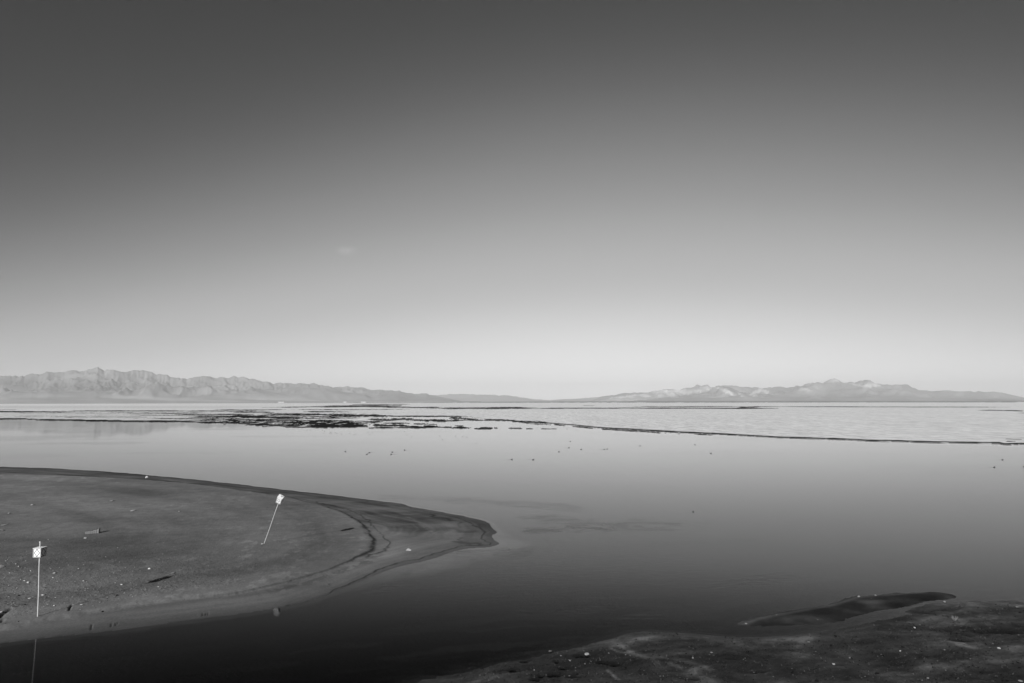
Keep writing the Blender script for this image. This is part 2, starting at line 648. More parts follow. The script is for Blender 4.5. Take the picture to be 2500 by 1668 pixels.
A, RR, X, Y = polar(-52, 15, 1020, 23.0, 190.0, 700)
dn = fbm(X * 0.35, Y * 0.35, 4, 3)
lownoise = 0.16 + 0.36 * sstep(40, 60, Y) * 0.6
db = sdist(X, Y, bar_poly) + dn * lownoise * 1.2
ds = sdist(X, Y, sc_poly) + fbm(X * 0.9, Y * 0.9, 5, 9, 0.65) * 0.30
d2 = seg_dist(X, Y, l2_w)
d3 = seg_dist(X + fbm(X * 1.2, Y * 1.2, 3, 21) * 0.25, Y + fbm(X * 1.2, Y * 1.2, 3, 22) * 0.3, l3_w)
d2 = seg_dist(X + fbm(X * 1.1, Y * 1.1, 3, 23) * 0.3, Y + fbm(X * 1.1, Y * 1.1, 3, 24) * 0.4, l2_w)
big = fbm(X * 0.10, Y * 0.10, 5, 31, 0.6)
med = fbm(X * 0.6, Y * 0.6, 4, 33)
inn = sstep(-0.3, 0.4, ds)
PX, PY = project(X, Y, np.zeros_like(X) + 0.1)
Z = np.where(db > 0, 0.008 + 0.11 * (1 - np.exp(-np.maximum(db, 0) / 2.2)) + 0.0015 * np.minimum(db, 30),
             np.maximum(db * 0.035, -0.14) + np.minimum(0, (db + 3.5) * 0.09))
Z = Z + inn * 0.13 + 0.05 * big * sstep(0.5, 8, ds) + 0.010 * med * sstep(0.3, 2, db)
rough_zone = sstep(0.4, 2.5, ds) * (0.45 + 0.55 * sstep(1320, 1440, PY) * sstep(760, 420, PX))
pebble = np.maximum(0, fbm(X * 4.2, Y * 4.2, 2, 41) - 0.28)
Z = Z + rough_zone * (pebble * 0.05 + 0.008 * fbm(X * 2.3, Y * 2.3, 3, 43))
# dark wrack lines pile up as small ridges with a scarp towards the water
along = 0.5 + 0.5 * fbm(X * 0.5, Y * 0.5, 3, 51)
w1 = np.exp(-(ds / (0.09 + 0.06 * sstep(840, 900, PX))) ** 2) * sstep(420, 640, PX) * (0.55 + 0.45 * sstep(780, 900, PX)) * sstep(0.25, 0.5, along + 0.15)
w1b = np.exp(-((ds + 0.8) / 0.5) ** 2) * sstep(560, 700, PX) * sstep(1330, 1370, PY) * (fbm(X * 2.5, Y * 2.5, 3, 53) > -0.05) * 0.45
w2 = np.exp(-(d2 / 0.08) ** 2) * sstep(0.30, 0.55, along + 0.1) * 0.8
w3 = np.exp(-(d3 / 0.065) ** 2) * sstep(0.25, 0.45, along + 0.15) * 0.9
w4 = np.exp(-((db - 0.10) / 0.05) ** 2) * 0.6
Z = Z + 0.03 * (w1 + w2 * 0.5 + w3 * 0.4)
# little rills cut into the near bank
rill = np.zeros_like(X)
for (ax, ay, bx, by, ww) in ((225, 1524, 222, 1536, 0.03), (273, 1522, 271, 1529, 0.03), (283, 1521, 282, 1526, 0.02), (288, 1519, 285, 1525, 0.02),
                             (496, 1497, 494, 1502, 0.03), (503, 1496, 501, 1501, 0.03), (508, 1495, 507, 1500, 0.03)):
    pw = to_world([(ax, ay), (bx, by)], 0.05)
    rill = np.maximum(rill, np.exp(-(seg_dist(X, Y, pw) / ww) ** 2))
Z = Z - 0.05 * rill
# gouge marks by the left beacon; left-edge diagonal is a shadow shaped and painted in
gouge = np.zeros_like(X)
for pts, ww in ((((169, 1489), (171, 1482), (176, 1476)), 0.035), (((0, 1506), (8, 1497), (26, 1486)), 0.09), (((0, 1517), (7, 1512)), 0.08),
                (((38, 1482), (62, 1474)), 0.05)):
    gouge = np.maximum(gouge, np.exp(-(seg_dist(X, Y, to_world(pts, 0.25)) / ww) ** 2))
Z = Z - 0.10 * gouge
# tone (albedo)
tone = 0.150 + 0.026 * big + 0.012 * med
tone = tone + 0.018 * sstep(250, 800, PX) * sstep(1150, 1260, PY)
margin = 1 - inn
fleck = sstep(0.30, 0.50, fbm(X * 1.3, Y * 0.8, 4, 77, 0.65)) * sstep(0.0, 0.4, big + 0.25)
tone = tone * (1 + 0.30 * fleck * inn)
tone = tone * (1 + 0.16 * fbm(X * 2.2, Y * 1.6, 3, 79) * inn)
tone = tone * (1 - 0.12 * margin)
# beach bands parallel to the waterline
bands = fbm(db * 1.1 + 40, (X + Y) * 0.02, 3, 61) + 0.8 * fbm(db * 3.6 + 90, (X + Y) * 0.05, 3, 63)
tone = tone * (1 + margin * 0.22 * bands)
back = margin * sstep(1330, 1290, PY) * sstep(0, 200, PX + 300)       # the far, wet side of the bar
streak = 0.55 * fbm(X * 0.18 + 5, Y * 0.5, 5, 71, 0.6) + 0.75 * fbm(db * 0.9, X * 0.14 + Y * 0.08, 5, 72, 0.6)
tone = tone * (1 - back * np.clip(0.26 + 0.95 * streak, -0.1, 0.75))
tone = tone * (1 - 0.5 * back * np.exp(-np.maximum(db, 0) / 2.5) * sstep(1100, 700, PX))
broad = fbm(X * 0.05, Y * 0.09, 4, 73)
tone = tone * (1 + 0.5 * broad * inn)
arc = fbm(ds * 0.5, np.arctan2(X + 40, Y - 20) * 1.5, 4, 75)
tone = tone * (1 + 0.34 * arc * inn)
wetedge = np.exp(-np.maximum(db, 0) / 0.9)
tone = tone * (1 - 0.45 * wetedge * (db > 0))
# dark algae streaks near the tip
alg = np.zeros_like(X)
for (ax, ay, bx, by, ww, k) in ((1000, 1260, 1080, 1268, 0.9, 0.8), (1053, 1258, 1100, 1268, 0.45, 1.0), (1020, 1262, 1060, 1272, 0.9, 0.5),
                                (880, 1228, 960, 1236, 0.9, 0.55), (930, 1250, 1010, 1262, 1.3, 0.4), (1095, 1290, 1135, 1300, 0.6, 0.6),
                                (975, 1290, 1045, 1296, 1.1, 0.4), (1112, 1322, 1160, 1326, 0.25, 0.7), (1120, 1313, 1140, 1327, 0.15, 0.5),
                                (1125, 1276, 1123, 1290, 0.2, 0.5)):
    q = seg_dist(X + fbm(X * 0.8, Y * 0.8, 2, 81) * 0.5, Y + fbm(X * 0.8, Y * 0.8, 2, 82) * 0.8, to_world([(ax, ay), (bx, by)], 0.08))
    alg = np.maximum(alg, 1.25 * k * np.exp(-(q / ww) ** 2))
tone = tone * (1 - 0.85 * np.clip(alg * (0.8 + 0.5 * streak), 0, 1))
lightline = np.exp(-(seg_dist(X, Y, to_world(smooth([(985, 1258), (1020, 1276), (1045, 1295), (1068, 1304)], 3), 0.08)) / 0.16) ** 2)
tone = tone * (1 + 0.45 * lightline * (fbm(X * 2, Y * 2, 2, 83) > -0.2))
tone = tone * (1 + 0.28 * np.exp(-((ds + 1.2) / 1.2) ** 2) * sstep(780, 880, PX))
tone = tone * (1 - 0.82 * np.clip(w1 + w1b + w2 + w3 + w4 * 0.5, 0, 1))
tone = tone * (1 - 0.45 * np.clip(rill + gouge, 0, 1))  # grooves and the left-edge shadow darkened in the tone
# under water: sand close to the edge, darkened further out for light lost with depth, wider shelf at the tip
shelf = 0.9 + 3.2 * np.exp(-(seg_dist(X, Y, to_world([(1219, 1330), (1130, 1348), (1040, 1378)])) / 3.5) ** 2)
uw = sstep(-1.0, -0.2, db / shelf + 0.25 * fbm(X * 1.1, Y * 0.8, 4, 91))
tip = np.exp(-(seg_dist(X, Y, to_world([(1219, 1330), (1130, 1348), (1040, 1378)])) / 4.5) ** 2)
tone = np.where(db > 0, tone, 0.006 + (0.045 + 0.20 * tip) * uw)
wet = np.clip(0.6 * wetedge + 0.25 * margin, 0, 1)
keep = Z > -0.75
bar = sheet('sand_bar', X, Y, Z, mat_bar, {'tone': np.clip(tone, 0.004, 0.5), 'wet': wet, 'rough': np.clip(rough_zone + 0.1, 0, 1)}, keep)
tag(bar, kind='structure')
_az = (A[0, 0], A[0, -1], A.shape[1])
_rr = (RR[0, 0], RR[-1, 0], RR.shape[0])
Zbar = Z


def sampler(Zs, az, rr):
    def f(x, y):
        a = math.atan2(x, y)
        r = math.hypot(x, y)
        i = (a - az[0]) / (az[1] - az[0]) * (az[2] - 1)
        j = math.log(r / rr[0]) / math.log(rr[1] / rr[0]) * (rr[2] - 1)
        i = min(max(i, 0), az[2] - 2)
        j = min(max(j, 0), rr[2] - 2)
        i0, j0 = int(i), int(j)
        u, v_ = i - i0, j - j0
        return float((Zs[j0, i0] * (1 - u) + Zs[j0, i0 + 1] * u) * (1 - v_) + (Zs[j0 + 1, i0] * (1 - u) + Zs[j0 + 1, i0 + 1] * u) * v_)
    return f


barz = sampler(Zbar, _az, _rr)


def on(px, py, zf, it=4):
    z = 0.1
    for _ in range(it):
        q = G(px, py, z)
        z = max(zf(q.x, q.y), 0.0)
    return G(px, py, z)


# ------------------------------------------------------------------ near shore on the right
SH = [(1034, 1664), (1090, 1652), (1153, 1641), (1211, 1625), (1255, 1614), (1296, 1604), (1327, 1595), (1374, 1588), (1419, 1579),
      (1460, 1568), (1494, 1560), (1528, 1549), (1572, 1543), (1647, 1546), (1715, 1551), (1800, 1557), (1836, 1557), (1904, 1554),
      (1972, 1548), (2023, 1540), (2091, 1529), (2143, 1517), (2194, 1508), (2235, 1500), (2205, 1492), (2235, 1483), (2272, 1474),
      (2330, 1471), (2381, 1470), (2500, 1471)]
sh_w = to_world(smooth(SH, 3))
e = sh_w[-1]
sh_poly = np.vstack([sh_w, np.array([(e[0] + 12, e[1] + 2), (e[0] + 40, e[1] + 6), (90, 30), (90, 8), (-40, 8), (-12, 17), (-6.5, 21.5)])])
A, RR, X, Y = polar(-28, 56, 1050, 12.0, 46.0, 330)
wx = X + 0.5 * fbm(X * 0.5, Y * 0.5, 3, 101)
wy = Y + 0.5 * fbm(X * 0.5, Y * 0.5, 3, 102)
ca, sa = math.cos(R(-14)), math.sin(R(-14))
U1, V1 = ca * wx - sa * wy, sa * wx + ca * wy
flow = fbm(U1 * 0.22, V1 * 1.1, 5, 103)
PX, PY = project(X, Y, np.zeros_like(X) + 0.08)
ragged = 0.35 * sstep(1520, 1300, PX) + 0.30 * sstep(2020, 2200, PX) + 0.04
ds_ = sdist(X, Y, sh_poly) + ragged * 1.3 * fbm(U1 * 0.8, V1 * 2.2, 4, 105)
med = fbm(X * 0.9, Y * 0.9, 4, 107)
fine = fbm(X * 3.2, Y * 3.6, 4, 109)
Z = np.where(ds_ > 0, 0.010 + 0.055 * (1 - np.exp(-np.maximum(ds_, 0) / 0.5)) + 0.010 * np.clip(ds_, 0, 8),
             np.maximum(ds_ * 0.045 + np.minimum(0, (ds_ + 9) * 0.2), -0.8))
ins = sstep(0.0, 0.7, ds_)
Z = Z + ins * (0.050 * flow + 0.028 * med + 0.020 * fine)
terr = (flow * 5) % 1.0
Z = Z + ins * 0.008 * sstep(0.0, 0.25, terr)
rip_ = np.sin(V1 * 9 + 3 * fbm(X * 0.7, Y * 0.7, 3, 120)) * sstep(0.05, 0.4, fbm(X * 0.25, Y * 0.25, 3, 121))
Z = Z + ins * 0.006 * rip_ + ins * 0.018 * (ridged(U1 * 1.1, V1 * 2.6, 4, 123, 0.6) - 0.6)
pits = []
for (px, py, ww, hh) in ((1473, 1618.5, 26, 6), (1500, 1625, 34, 7), (1352, 1648.5, 36, 12), (1308, 1660, 30, 8), (1373, 1632, 24, 5),
                         (1280, 1614, 34, 8), (2235, 1497, 62, 8), (2430, 1552, 150, 26), (2345, 1567, 60, 12), (1320, 1651, 14, 5),
                         (1256, 1637, 30, 8), (1567, 1649.5, 26, 4), (1360, 1616, 16, 5), (1400, 1655, 40, 5), (1850, 1645, 40, 5),
                         (1420, 1602, 30, 4), (1690, 1662, 50, 5)):
    c = G(px, py, 0.05)
    sx = ww * 0.5 * (CAMZ / (G(px, py).y)) * 0 + ww * 0.5 * c.y / FPX
    sy = abs(G(px, py - hh / 2, 0.05).y - G(px, py + hh / 2, 0.05).y) * 0.5
    pits.append(np.exp(-((((X - c.x) / sx) ** 2 + ((Y - c.y) / sy) ** 2) * (1 + 0.5 * fine)) ** 1.5))
pit = np.clip(sum(pits), 0, 1)
Z = Z - pit * 0.10 * ins
dryridge = np.exp(-(seg_dist(X, Y + 0.2 * med, to_world(smooth([(1500, 1572), (1560, 1562), (1640, 1559), (1750, 1563), (1860, 1566), (1980, 1559)], 3), 0.05)) / 0.35) ** 2)
rv = np.zeros_like(X)
for pts, ww in ((((1518, 1580), (1552, 1598), (1585, 1608), (1603, 1618)), 0.13), (((1490, 1584), (1520, 1594), (1552, 1600)), 0.06),
                (((1600, 1604), (1625, 1608), (1665, 1615), (1700, 1625), (1735, 1640)), 0.13), (((1636, 1620), (1660, 1633), (1700, 1640), (1740, 1655)), 0.10),
                (((1700, 1640), (1730, 1668)), 0.3), (((1690, 1622), (1740, 1637)), 0.10), (((2336, 1570), (2352, 1580), (2374, 1584)), 0.14),
                (((1484, 1638), (1496, 1650), (1510, 1662)), 0.05), (((2300, 1440), (2301, 1441)), 0.01)):
    rv = np.maximum(rv, np.exp(-(seg_dist(X + 0.08 * fine, Y + 0.1 * med, to_world(smooth(pts, 3), 0.06)) / (ww * 1.35)) ** 2))
Z = Z + 0.02 * rv * ins + 0.02 * dryridge
# scarp line at the right
sc2 = seg_dist(X, Y, to_world(smooth([(2270, 1492), (2340, 1489), (2400, 1492), (2470, 1494), (2500, 1497)], 3), 0.06))
dk = np.exp(-(sc2 / 0.10) ** 2) * (0.6 + 0.4 * med)
Z = Z - 0.04 * dk
dens = sstep(2150, 2300, PX) * sstep(1590, 1500, PY)
tone = 0.029 * np.exp(2.0 * flow + 0.9 * med + 0.5 * fine + 0.6 * fbm(U1 * 3.0, V1 * 9.0, 3, 111))
tone = tone * (1 + 1.6 * dryridge + 3.6 * rv + 0.25 * dens * (1 + flow))
tone = tone * (1 - 0.75 * dk) * (1 - 0.90 * pit)
blot = sstep(0.05, 0.45, fbm(U1 * 0.13 + 7, V1 * 0.4, 4, 131))
tone = tone * (1 - 0.38 * blot * (1 - dens))
tone = tone * (1 - 0.12 * sstep(0.0, 0.15, terr) * sstep(0.4, 0.2, terr))
tone = tone * (1 - 0.25 * np.exp(-np.maximum(ds_, 0) / 0.12))
mott = sstep(-0.1, 0.35, fbm(U1 * 0.3, V1 * 1.2, 5, 135))
tone = np.where(ds_ > 0, tone, 0.006 + 0.03 * sstep(-1.2, 0, ds_ + 0.3 * fine) + 0.022 * mott * sstep(-10, -1, ds_) * sstep(-0.2, -1.5, ds_))
rgh = np.clip(0.35 + 0.5 * fine + 0.4 * sstep(1500, 1200, PX), 0.1, 1)
shore = sheet('shore', X, Y, Z, mat_shore, {'tone': np.clip(tone, 0.005, 0.14), 'wet': np.clip(0.45 - 0.3 * rv + 0.5 * pit + 0.2 * blot, 0, 1), 'rough': rgh}, Z > -0.5)
tag(shore, kind='structure')
shz = sampler(Z, (A[0, 0], A[0, -1], A.shape[1]), (RR[0, 0], RR[-1, 0], RR.shape[0]))

# low dark mud spit off that shore
SP = [(1804, 1526), (1836, 1512), (1890, 1500), (1972, 1485), (2023, 1476), (2061, 1465), (2097, 1456), (2177, 1450), (2245, 1446),
      (2296, 1444), (2315, 1450), (2330, 1458), (2296, 1465), (2251, 1470), (2211, 1482), (2143, 1492), (2091, 1506), (2040, 1518),
      (1996, 1523), (1938, 1527), (1870, 1529)]
sp_w = to_world(smooth(SP, 3, True))
A, RR, X, Y = polar(12, 37, 520, 27.5, 43.0, 190)
med = fbm(X * 0.9, Y * 0.9, 4, 141)
dp = sdist(X, Y, sp_w) + 0.24 * fbm(X * 1.6, Y * 1.6, 5, 143, 0.65)
Z = np.where(dp > 0, 0.006 + 0.05 * (1 - np.exp(-np.maximum(dp, 0) / 0.8)) + 0.006 * med, dp * 0.10)
topedge = seg_dist(X, Y, to_world(smooth(SP[:9], 3)))
PX, PY = project(X, Y, np.zeros_like(X))
crestl = np.exp(-((topedge - 0.18) / 0.16) ** 2)  # lit upper edge of the spit, painted lighter into the tone
pal = np.zeros_like(X)
for (px, py, a_, b_, k) in ((2135, 1472, 40, 5, 1.0), (1960, 1512, 50, 8, 0.6), (2080, 1490, 90, 10, 0.25)):
    pal = np.maximum(pal, k * np.exp(-((PX - px) / a_) ** 2 - ((PY - py) / b_) ** 2))
tone = 0.020 * np.exp(1.3 * med) + 0.050 * crestl + 0.055 * pal * (0.8 + med)
tone = np.where(dp > 0, tone, 0.005 + 0.012 * sstep(-1.0, 0, dp))
Z = Z + 0.015 * crestl * (dp > 0)
spit = sheet('mud_spit', X, Y, Z, mat_spit, {'tone': np.clip(tone, 0.006, 0.3), 'wet': np.full(X.shape, 0.2), 'rough': np.full(X.shape, 0.35)}, Z > -0.4)
tag(spit, kind='structure')
spz = sampler(Z, (A[0, 0], A[0, -1], A.shape[1]), (RR[0, 0], RR[-1, 0], RR.shape[0]))

# ------------------------------------------------------------------ hillside that the photographer stands on 
xs = np.linspace(-120, 120, 161)
ys = np.linspace(-70, 16, 90)
X, Y = np.meshgrid(xs, ys)
top = 9.3 + 0 * X
f1 = sstep(16, 0, Y) * 8.2
f2 = sstep(-1.5, -14, Y)
Z = -0.6 + f1 + np.maximum(top - 7.6, 0) * f2
Z = Z + 0.5 * fbm(X * 0.12, Y * 0.12, 4, 151) * sstep(14, 6, Y) * sstep(0, 6, np.hypot(X, Y)) + 0.15 * fbm(X * 0.8, Y * 0.8, 3, 152) * sstep(1, 5, np.hypot(X, Y))
Z = Z - 3.5 * sstep(-40, -110, X)
hs = sheet('hillside', X, Y, Z, mat_shore, {'tone': 0.08 + 0.03 * fbm(X * 0.3, Y * 0.3, 4, 153), 'wet': np.zeros(X.shape), 'rough': np.ones(X.shape)})
tag(hs, kind='structure')

# ------------------------------------------------------------------ pale crust flat and dark reef streaks beyond the calm water
A, RR, X, Y = polar(-50, 50, 1500, 150.0, 5200.0, 330)
PX, PY = project(X, Y, np.zeros_like(X))
LOW = [(-900, 1014), (0, 1023.5), (62, 1023), (66, 1025), (200, 1026), (215, 1028), (430, 1029.5), (520, 1031.5), (600, 1035), (690, 1041), (880, 1039),
       (905, 1030), (912, 1017.5), (1000, 1016.5), (1137, 1017.5), (1160, 1021), (1200, 1025), (1250, 1028), (1290, 1031), (1345, 1034),
       (1400, 1038), (1450, 1044), (1500, 1048), (1560, 1051), (1650, 1057), (1750, 1061), (1840, 1066), (1960, 1071), (2070, 1074),
       (2120, 1077), (2200, 1078), (2265, 1080.5), (2350, 1081.5), (2440, 1083), (2452, 1085.5), (2500, 1085), (2700, 1088), (3400, 1092)]
lw = np.array(LOW, float)
edge_y = np.interp(PX, lw[:, 0], lw[:, 1])
sc_n = fbm(X * 0.10, Y * 0.03, 4, 201)
n_a = fbm(X * 0.30, Y * 0.115, 6, 203, 0.70)          # 7 m features
n_b = fbm(X * 0.04, Y * 0.018, 5, 207, 0.6)              # 30 m features
n_c = fbm(X * 0.012, Y * 0.004, 4, 209)
farmix = sstep(300, 1200, RR)
nn = n_a * (1.25 - 0.6 * farmix) + (n_b * 0.6 + n_c * 0.4) * (0.3 + 0.7 * farmix)
wob = 1.1 * fbm(X * 0.05, Y * 0.0, 3, 211) + 0.5 * fbm(X * 0.3, Y * 0.0, 2, 212)
v_in = edge_y + wob - PY                              # pixels above the edge: design units, converted to height below
DEP = np.maximum(PY - 981, 0.5)
BANDS = [  # x0, x1, y at x0, y at x1, half thickness, strength
    (-600, 240, 1003, 1006.5, 1.4, 0.95), (-600, 130, 999, 1001, 0.8, 0.6), (150, 480, 1003.6, 1003.8, 1.0, 0.95), (230, 520, 1008, 1008.3, 0.5, 0.6),
    (430, 660, 1004, 1004, 1.1, 0.9), (560, 670, 1007, 1007.3, 0.8, 0.9), (520, 700, 1000.5, 1001, 0.7, 0.8), (740, 860, 1005.5, 1006, 1.0, 0.9),
    (640, 800, 1011, 1012, 1.1, 0.95), (780, 960, 1014, 1016, 2.2, 1.0), (560, 650, 1016, 1019, 3.0, 1.0), (460, 600, 1019, 1018, 1.6, 1.0),
    (590, 740, 1018, 1021.5, 2.2, 0.95), (640, 880, 1023.5, 1021, 0.7, 1.0), (460, 720, 1027, 1024.5, 1.2, 1.0), (470, 640, 1031, 1033, 2.2, 1.0),
    (540, 650, 1025, 1034, 4.5, 0.75), (600, 745, 1036, 1040, 2.4, 0.95), (620, 760, 1031, 1032, 1.8, 0.9), (690, 900, 1043.5, 1042, 1.2, 1.0),
    (700, 900, 1034, 1033, 3.0, 1.0), (740, 900, 1039, 1039, 3.4, 0.9), (900, 1000, 1037.5, 1040, 1.7, 1.0), (860, 940, 1029, 1031, 0.9, 0.7),
    (900, 1010, 1045, 1043.5, 0.7, 0.8), (995, 1080, 1043.5, 1042, 1.8, 1.0), (1070, 1160, 1043.5, 1046, 1.5, 1.0), (1150, 1210, 1046.5, 1047, 1.2, 1.0),
    (1205, 1225, 1045.5, 1047, 0.9, 0.8), (1240, 1275, 1046, 1047, 0.7, 0.8), (900, 960, 1025, 1026, 1.8, 1.0), (950, 1010, 1024, 1023.6, 1.4, 0.95),
    (1000, 1100, 1026, 1027.5, 1.6, 0.95), (1095, 1165, 1020.5, 1023, 1.2, 0.95), (1060, 1130, 1027.5, 1026.5, 1.3, 1.0), (1130, 1260, 1025.5, 1026.5, 1.1, 0.9),
    (1250, 1340, 1030, 1032, 1.5, 1.0), (900, 1150, 1016.2, 1017.4, 0.7, 1.0), (1000, 1080, 1035, 1037, 0.7, 0.55), (1110, 1135, 1040, 1040, 0.5, 0.7),
    (640, 990, 995.8, 989, 1.0, 0.85), (760, 980, 993.5, 991, 1.9, 1.0), (860, 1000, 988.0, 987.4, 0.5, 0.9), (860, 1100, 993, 996.5, 1.4, 0.8),
    (1050, 1310, 997, 997, 1.6, 0.95), (1300, 1560, 997.3, 997, 0.8, 0.85), (1480, 1900, 996.5, 997.5, 1.1, 0.9), (1530, 1830, 993, 992.8, 0.5, 0.85),
    (1800, 2470, 993.2, 994.5, 0.5, 1.0), (1800, 1860, 995, 993.5, 1.0, 0.9), (2380, 2500, 1002, 1003, 0.6, 0.85), (2470, 2500, 1003.5, 1004.2, 0.8, 0.9),
    (2470, 2600, 1009, 1009, 0.4, 0.7), (2450, 2500, 1073, 1074, 0.5, 0.6), (2455, 2480, 1079, 1079, 0.5, 0.7), (1420, 1455, 990.5, 990.7, 0.3, 0.7),
    (300, 560, 1014, 1015, 0.5, 0.8), (100, 400, 1018.5, 1019, 0.4, 0.7), (420, 620, 1013, 1012, 0.8, 0.9), (350, 600, 1023, 1022, 0.7, 0.9), (300, 500, 1011, 1010, 0.4, 0.7),
    (560, 900, 1028, 1029, 1.6, 0.95), (640, 900, 1019, 1018, 0.9, 0.9), (880, 1000, 1033, 1034, 0.7, 0.8), (700, 1000, 1001, 1000, 0.6, 0.7), (0, 300, 1009, 1009, 0.35, 0.6),
    (620, 900, 1014.5, 1013, 0.8, 0.8), (-400, 90, 1023, 1023.5, 1.1, 1.0), (85, 300, 1026.5, 1027, 0.9, 1.0), (180, 520, 1028.3, 1030.5, 0.9, 1.0)]
dark = np.zeros_like(X)
for (x0, x1, y0, y1, hw, k) in BANDS:
    tt = np.clip((PX - x0) / (x1 - x0), 0, 1)
    yc = y0 + (y1 - y0) * tt
    tap = sstep(0, 0.2, (PX - x0) / (x1 - x0)) * sstep(1, 0.8, (PX - x0) / (x1 - x0))
    m_ = (PX > x0) & (PX < x1)
    prof = np.exp(-np.abs((PY - yc + 0.35 * wob) / (hw * (0.35 + 0.65 * tap) * 1.15 + 0.25)) ** 2.5)
    dark = np.maximum(dark, m_ * k * prof * (0.5 + 0.5 * tap))
lft = sstep(620, 420, PX) + sstep(1250, 1400, PX)
field = dark * (1.10 - 0.10 * lft) + nn * (1.25 - 0.75 * lft) - 0.42
isdark = sstep(-0.02, 0.10, field) * (dark > 0.03)
# edge band of the sheet
ew = 1.6 * sstep(-40, 300, PX * 0 + 340) * (0.9 + 0.9 * sstep(1350, 1600, PX) + 0.3 * n_b)
onsheet = sstep(-0.2, 0.5, v_in)
rim = sstep(-0.6, 0.0, v_in) * sstep(ew + 0.9, ew * 0.35, v_in) * (0.35 + 0.65 * sstep(1150, 1300, PX) + 0.75 * sstep(620, 300, PX) + n_b * 0.3)
# small separate floes/lumps just off the edge
off = np.exp(-((v_in + 2.6) / 1.7) ** 2) * sstep(1200, 1300, PX) * sstep(1800, 1700, PX) * 0.62
off2 = (np.exp(-((PY - 1046.8 - 0.2 * (PX - 1280) / 20) / 1.3) ** 2) * sstep(1270, 1290, PX) * sstep(1420, 1380, PX)) * 0.5
offd = sstep(0.0, 0.15, off + off2 + 0.5 * fbm(X * 0.35, Y * 0.10, 4, 221) - 0.42)
isdark = np.maximum(isdark, offd)
isdark = np.maximum(isdark, np.clip(rim * 1.2, 0, 1))
# height: pale sheet stands about 10 cm above the water, dark reef lumps a little more
grain = fbm(X * 0.9, Y * 0.5, 4, 231)
Z = np.where(v_in > 0, 0.10 + 0.02 * grain + 0.00002 * RR, -0.3)
Z = Z * onsheet - 0.3 * (1 - onsheet)
Zd = 0.10 + 0.08 * (nn + 0.5) + 0.00006 * RR
Z = np.where(isdark > 0.35, np.maximum(Z, Zd * sstep(0.3, 0.6, isdark)), Z)
lead = (PX > 905) & (PX < 1160) & (PY > edge_y)
tone = 0.95 + 0.02 * n_b
tone = tone * (1 - 0.20 * sstep(1100, 300, PX) * sstep(988, 993, PY) * sstep(1000, 996, PY))      # greyer far flat on the left
tone = tone * (1 - 0.16 * sstep(1100, 500, PX) * sstep(1000, 1010, PY))
speck = sstep(0.15, 0.5, n_a + 0.5 * n_b) * sstep(1250, 500, PX) * sstep(997, 1012, PY)
tone = tone * (1 - 0.6 * speck)
tone = tone * (1 - isdark) + 0.018 * isdark
crust = sheet('salt_crust_flat', X, Y, Z, mat_crust, {'tone': np.clip(tone, 0.012, 0.9)}, Z > -0.12)
tag(crust, kind='structure')
NDK = isdark

# ------------------------------------------------------------------ mountains
def range_(name, sky_px, az_pad, r0, rr, r1, ncol, nrow, seed, fan, style):
    s = np.array(sky_px, float)
    azs = []
    els = []
    for a, b in s:
        d = dir_at(a, b)
        azs.append(math.atan2(d.x, d.y))
        els.append(d.z / math.hypot(d.x, d.y))
    azs, els = np.array(azs), np.array(els)
    a0, a1 = azs[0] - R(az_pad[0]), azs[-1] + R(az_pad[1])
    az = np.linspace(a0, a1, ncol)
    S = np.interp(az, azs, els)
    jit = 0.0017 * np.minimum(1, np.maximum(S, 0) / 0.02) * fbm(az * 160, az * 0, 4, seed + 20, 0.6)
    r = np.linspace(r0, r1, nrow)
    A_, R_ = np.meshgrid(az, r)
    X, Y = R_ * np.sin(A_), R_ * np.cos(A_)
    T = (R_ - r0) / (rr - r0)
    warp = fbm(X / 2500, Y / 2500, 3, seed)
    cx, cy = A_ * rr / 1000 + warp * 0.5, R_ / 1000
    w2_ = fbm(X / 900, Y / 900, 3, seed + 30)
    ridge = ridged(cx * 0.62 + cy * 0.52 + 0.35 * w2_, cy * 0.80 - cx * 0.30 + 0.5 * warp, 6, seed + 3, 0.60)
    rid2 = ridged(cx * 1.9 - cy * 1.7 + 0.5 * w2_, cy * 1.9 + cx * 0.9, 4, seed + 11, 0.6)
    lump = 1 + 0.45 * fbm(X / 2600 + 9, Y / 2600, 3, seed + 40) * sstep(1.0, 0.6, T)
    Tw = T + 0.12 * warp * sstep(0.0, 0.35, T)
    rise = np.where(Tw < fan, 0.10 * (Tw / fan), 0.10 + 0.90 * ((np.clip(Tw, fan, 1) - fan) / (1 - fan)) ** 0.85)
    fall = 1 - 0.6 * sstep(1.0, 1.6, T)
    spur = 0.34 * np.exp(-((T - 0.52) / 0.13) ** 2) * sstep(0.45, 0.75, ridged(cx * 0.9 + 20, cy * 0.7, 3, seed + 50))
    amp = sstep(fan * 0.8, fan + 0.25, Tw) * (1 - 0.6 * np.exp(-((T - 1) / 0.13) ** 2))
    h = rise * fall * lump * (1 - amp * 0.92 * (1 - ridge) - amp * 0.42 * (1 - rid2))
    h = np.maximum(h + spur, 0.0)
    cur = (h / R_).max(0)
    k = np.hanning(61)
    k = k / k.sum()
    cur = np.convolve(np.pad(cur, 30, 'edge'), k, 'valid')
    ratio = (S + CAMZ / rr) / np.maximum(cur, 1e-9)
    ratio = np.maximum(ratio, 0.0)
    Z = h * ratio[None, :] + jit[None, :] * rr * np.exp(-((T - 1) / 0.12) ** 2)
    Z = Z - 6 * sstep(0.03, 0.0, T) - 30.0 * sstep(0.93, 1.0, (R_ - r0) / (r1 - r0))
    PX, PY = project(X, Y, Z)
    tone = style(X, Y, Z, PX, PY, T, ridge, rid2, warp)
    o = sheet(name, X, Y, Z, mat_mtn, {'tone': np.clip(tone, 0.03, 0.8)})
    tag(o, kind='structure')
    return o


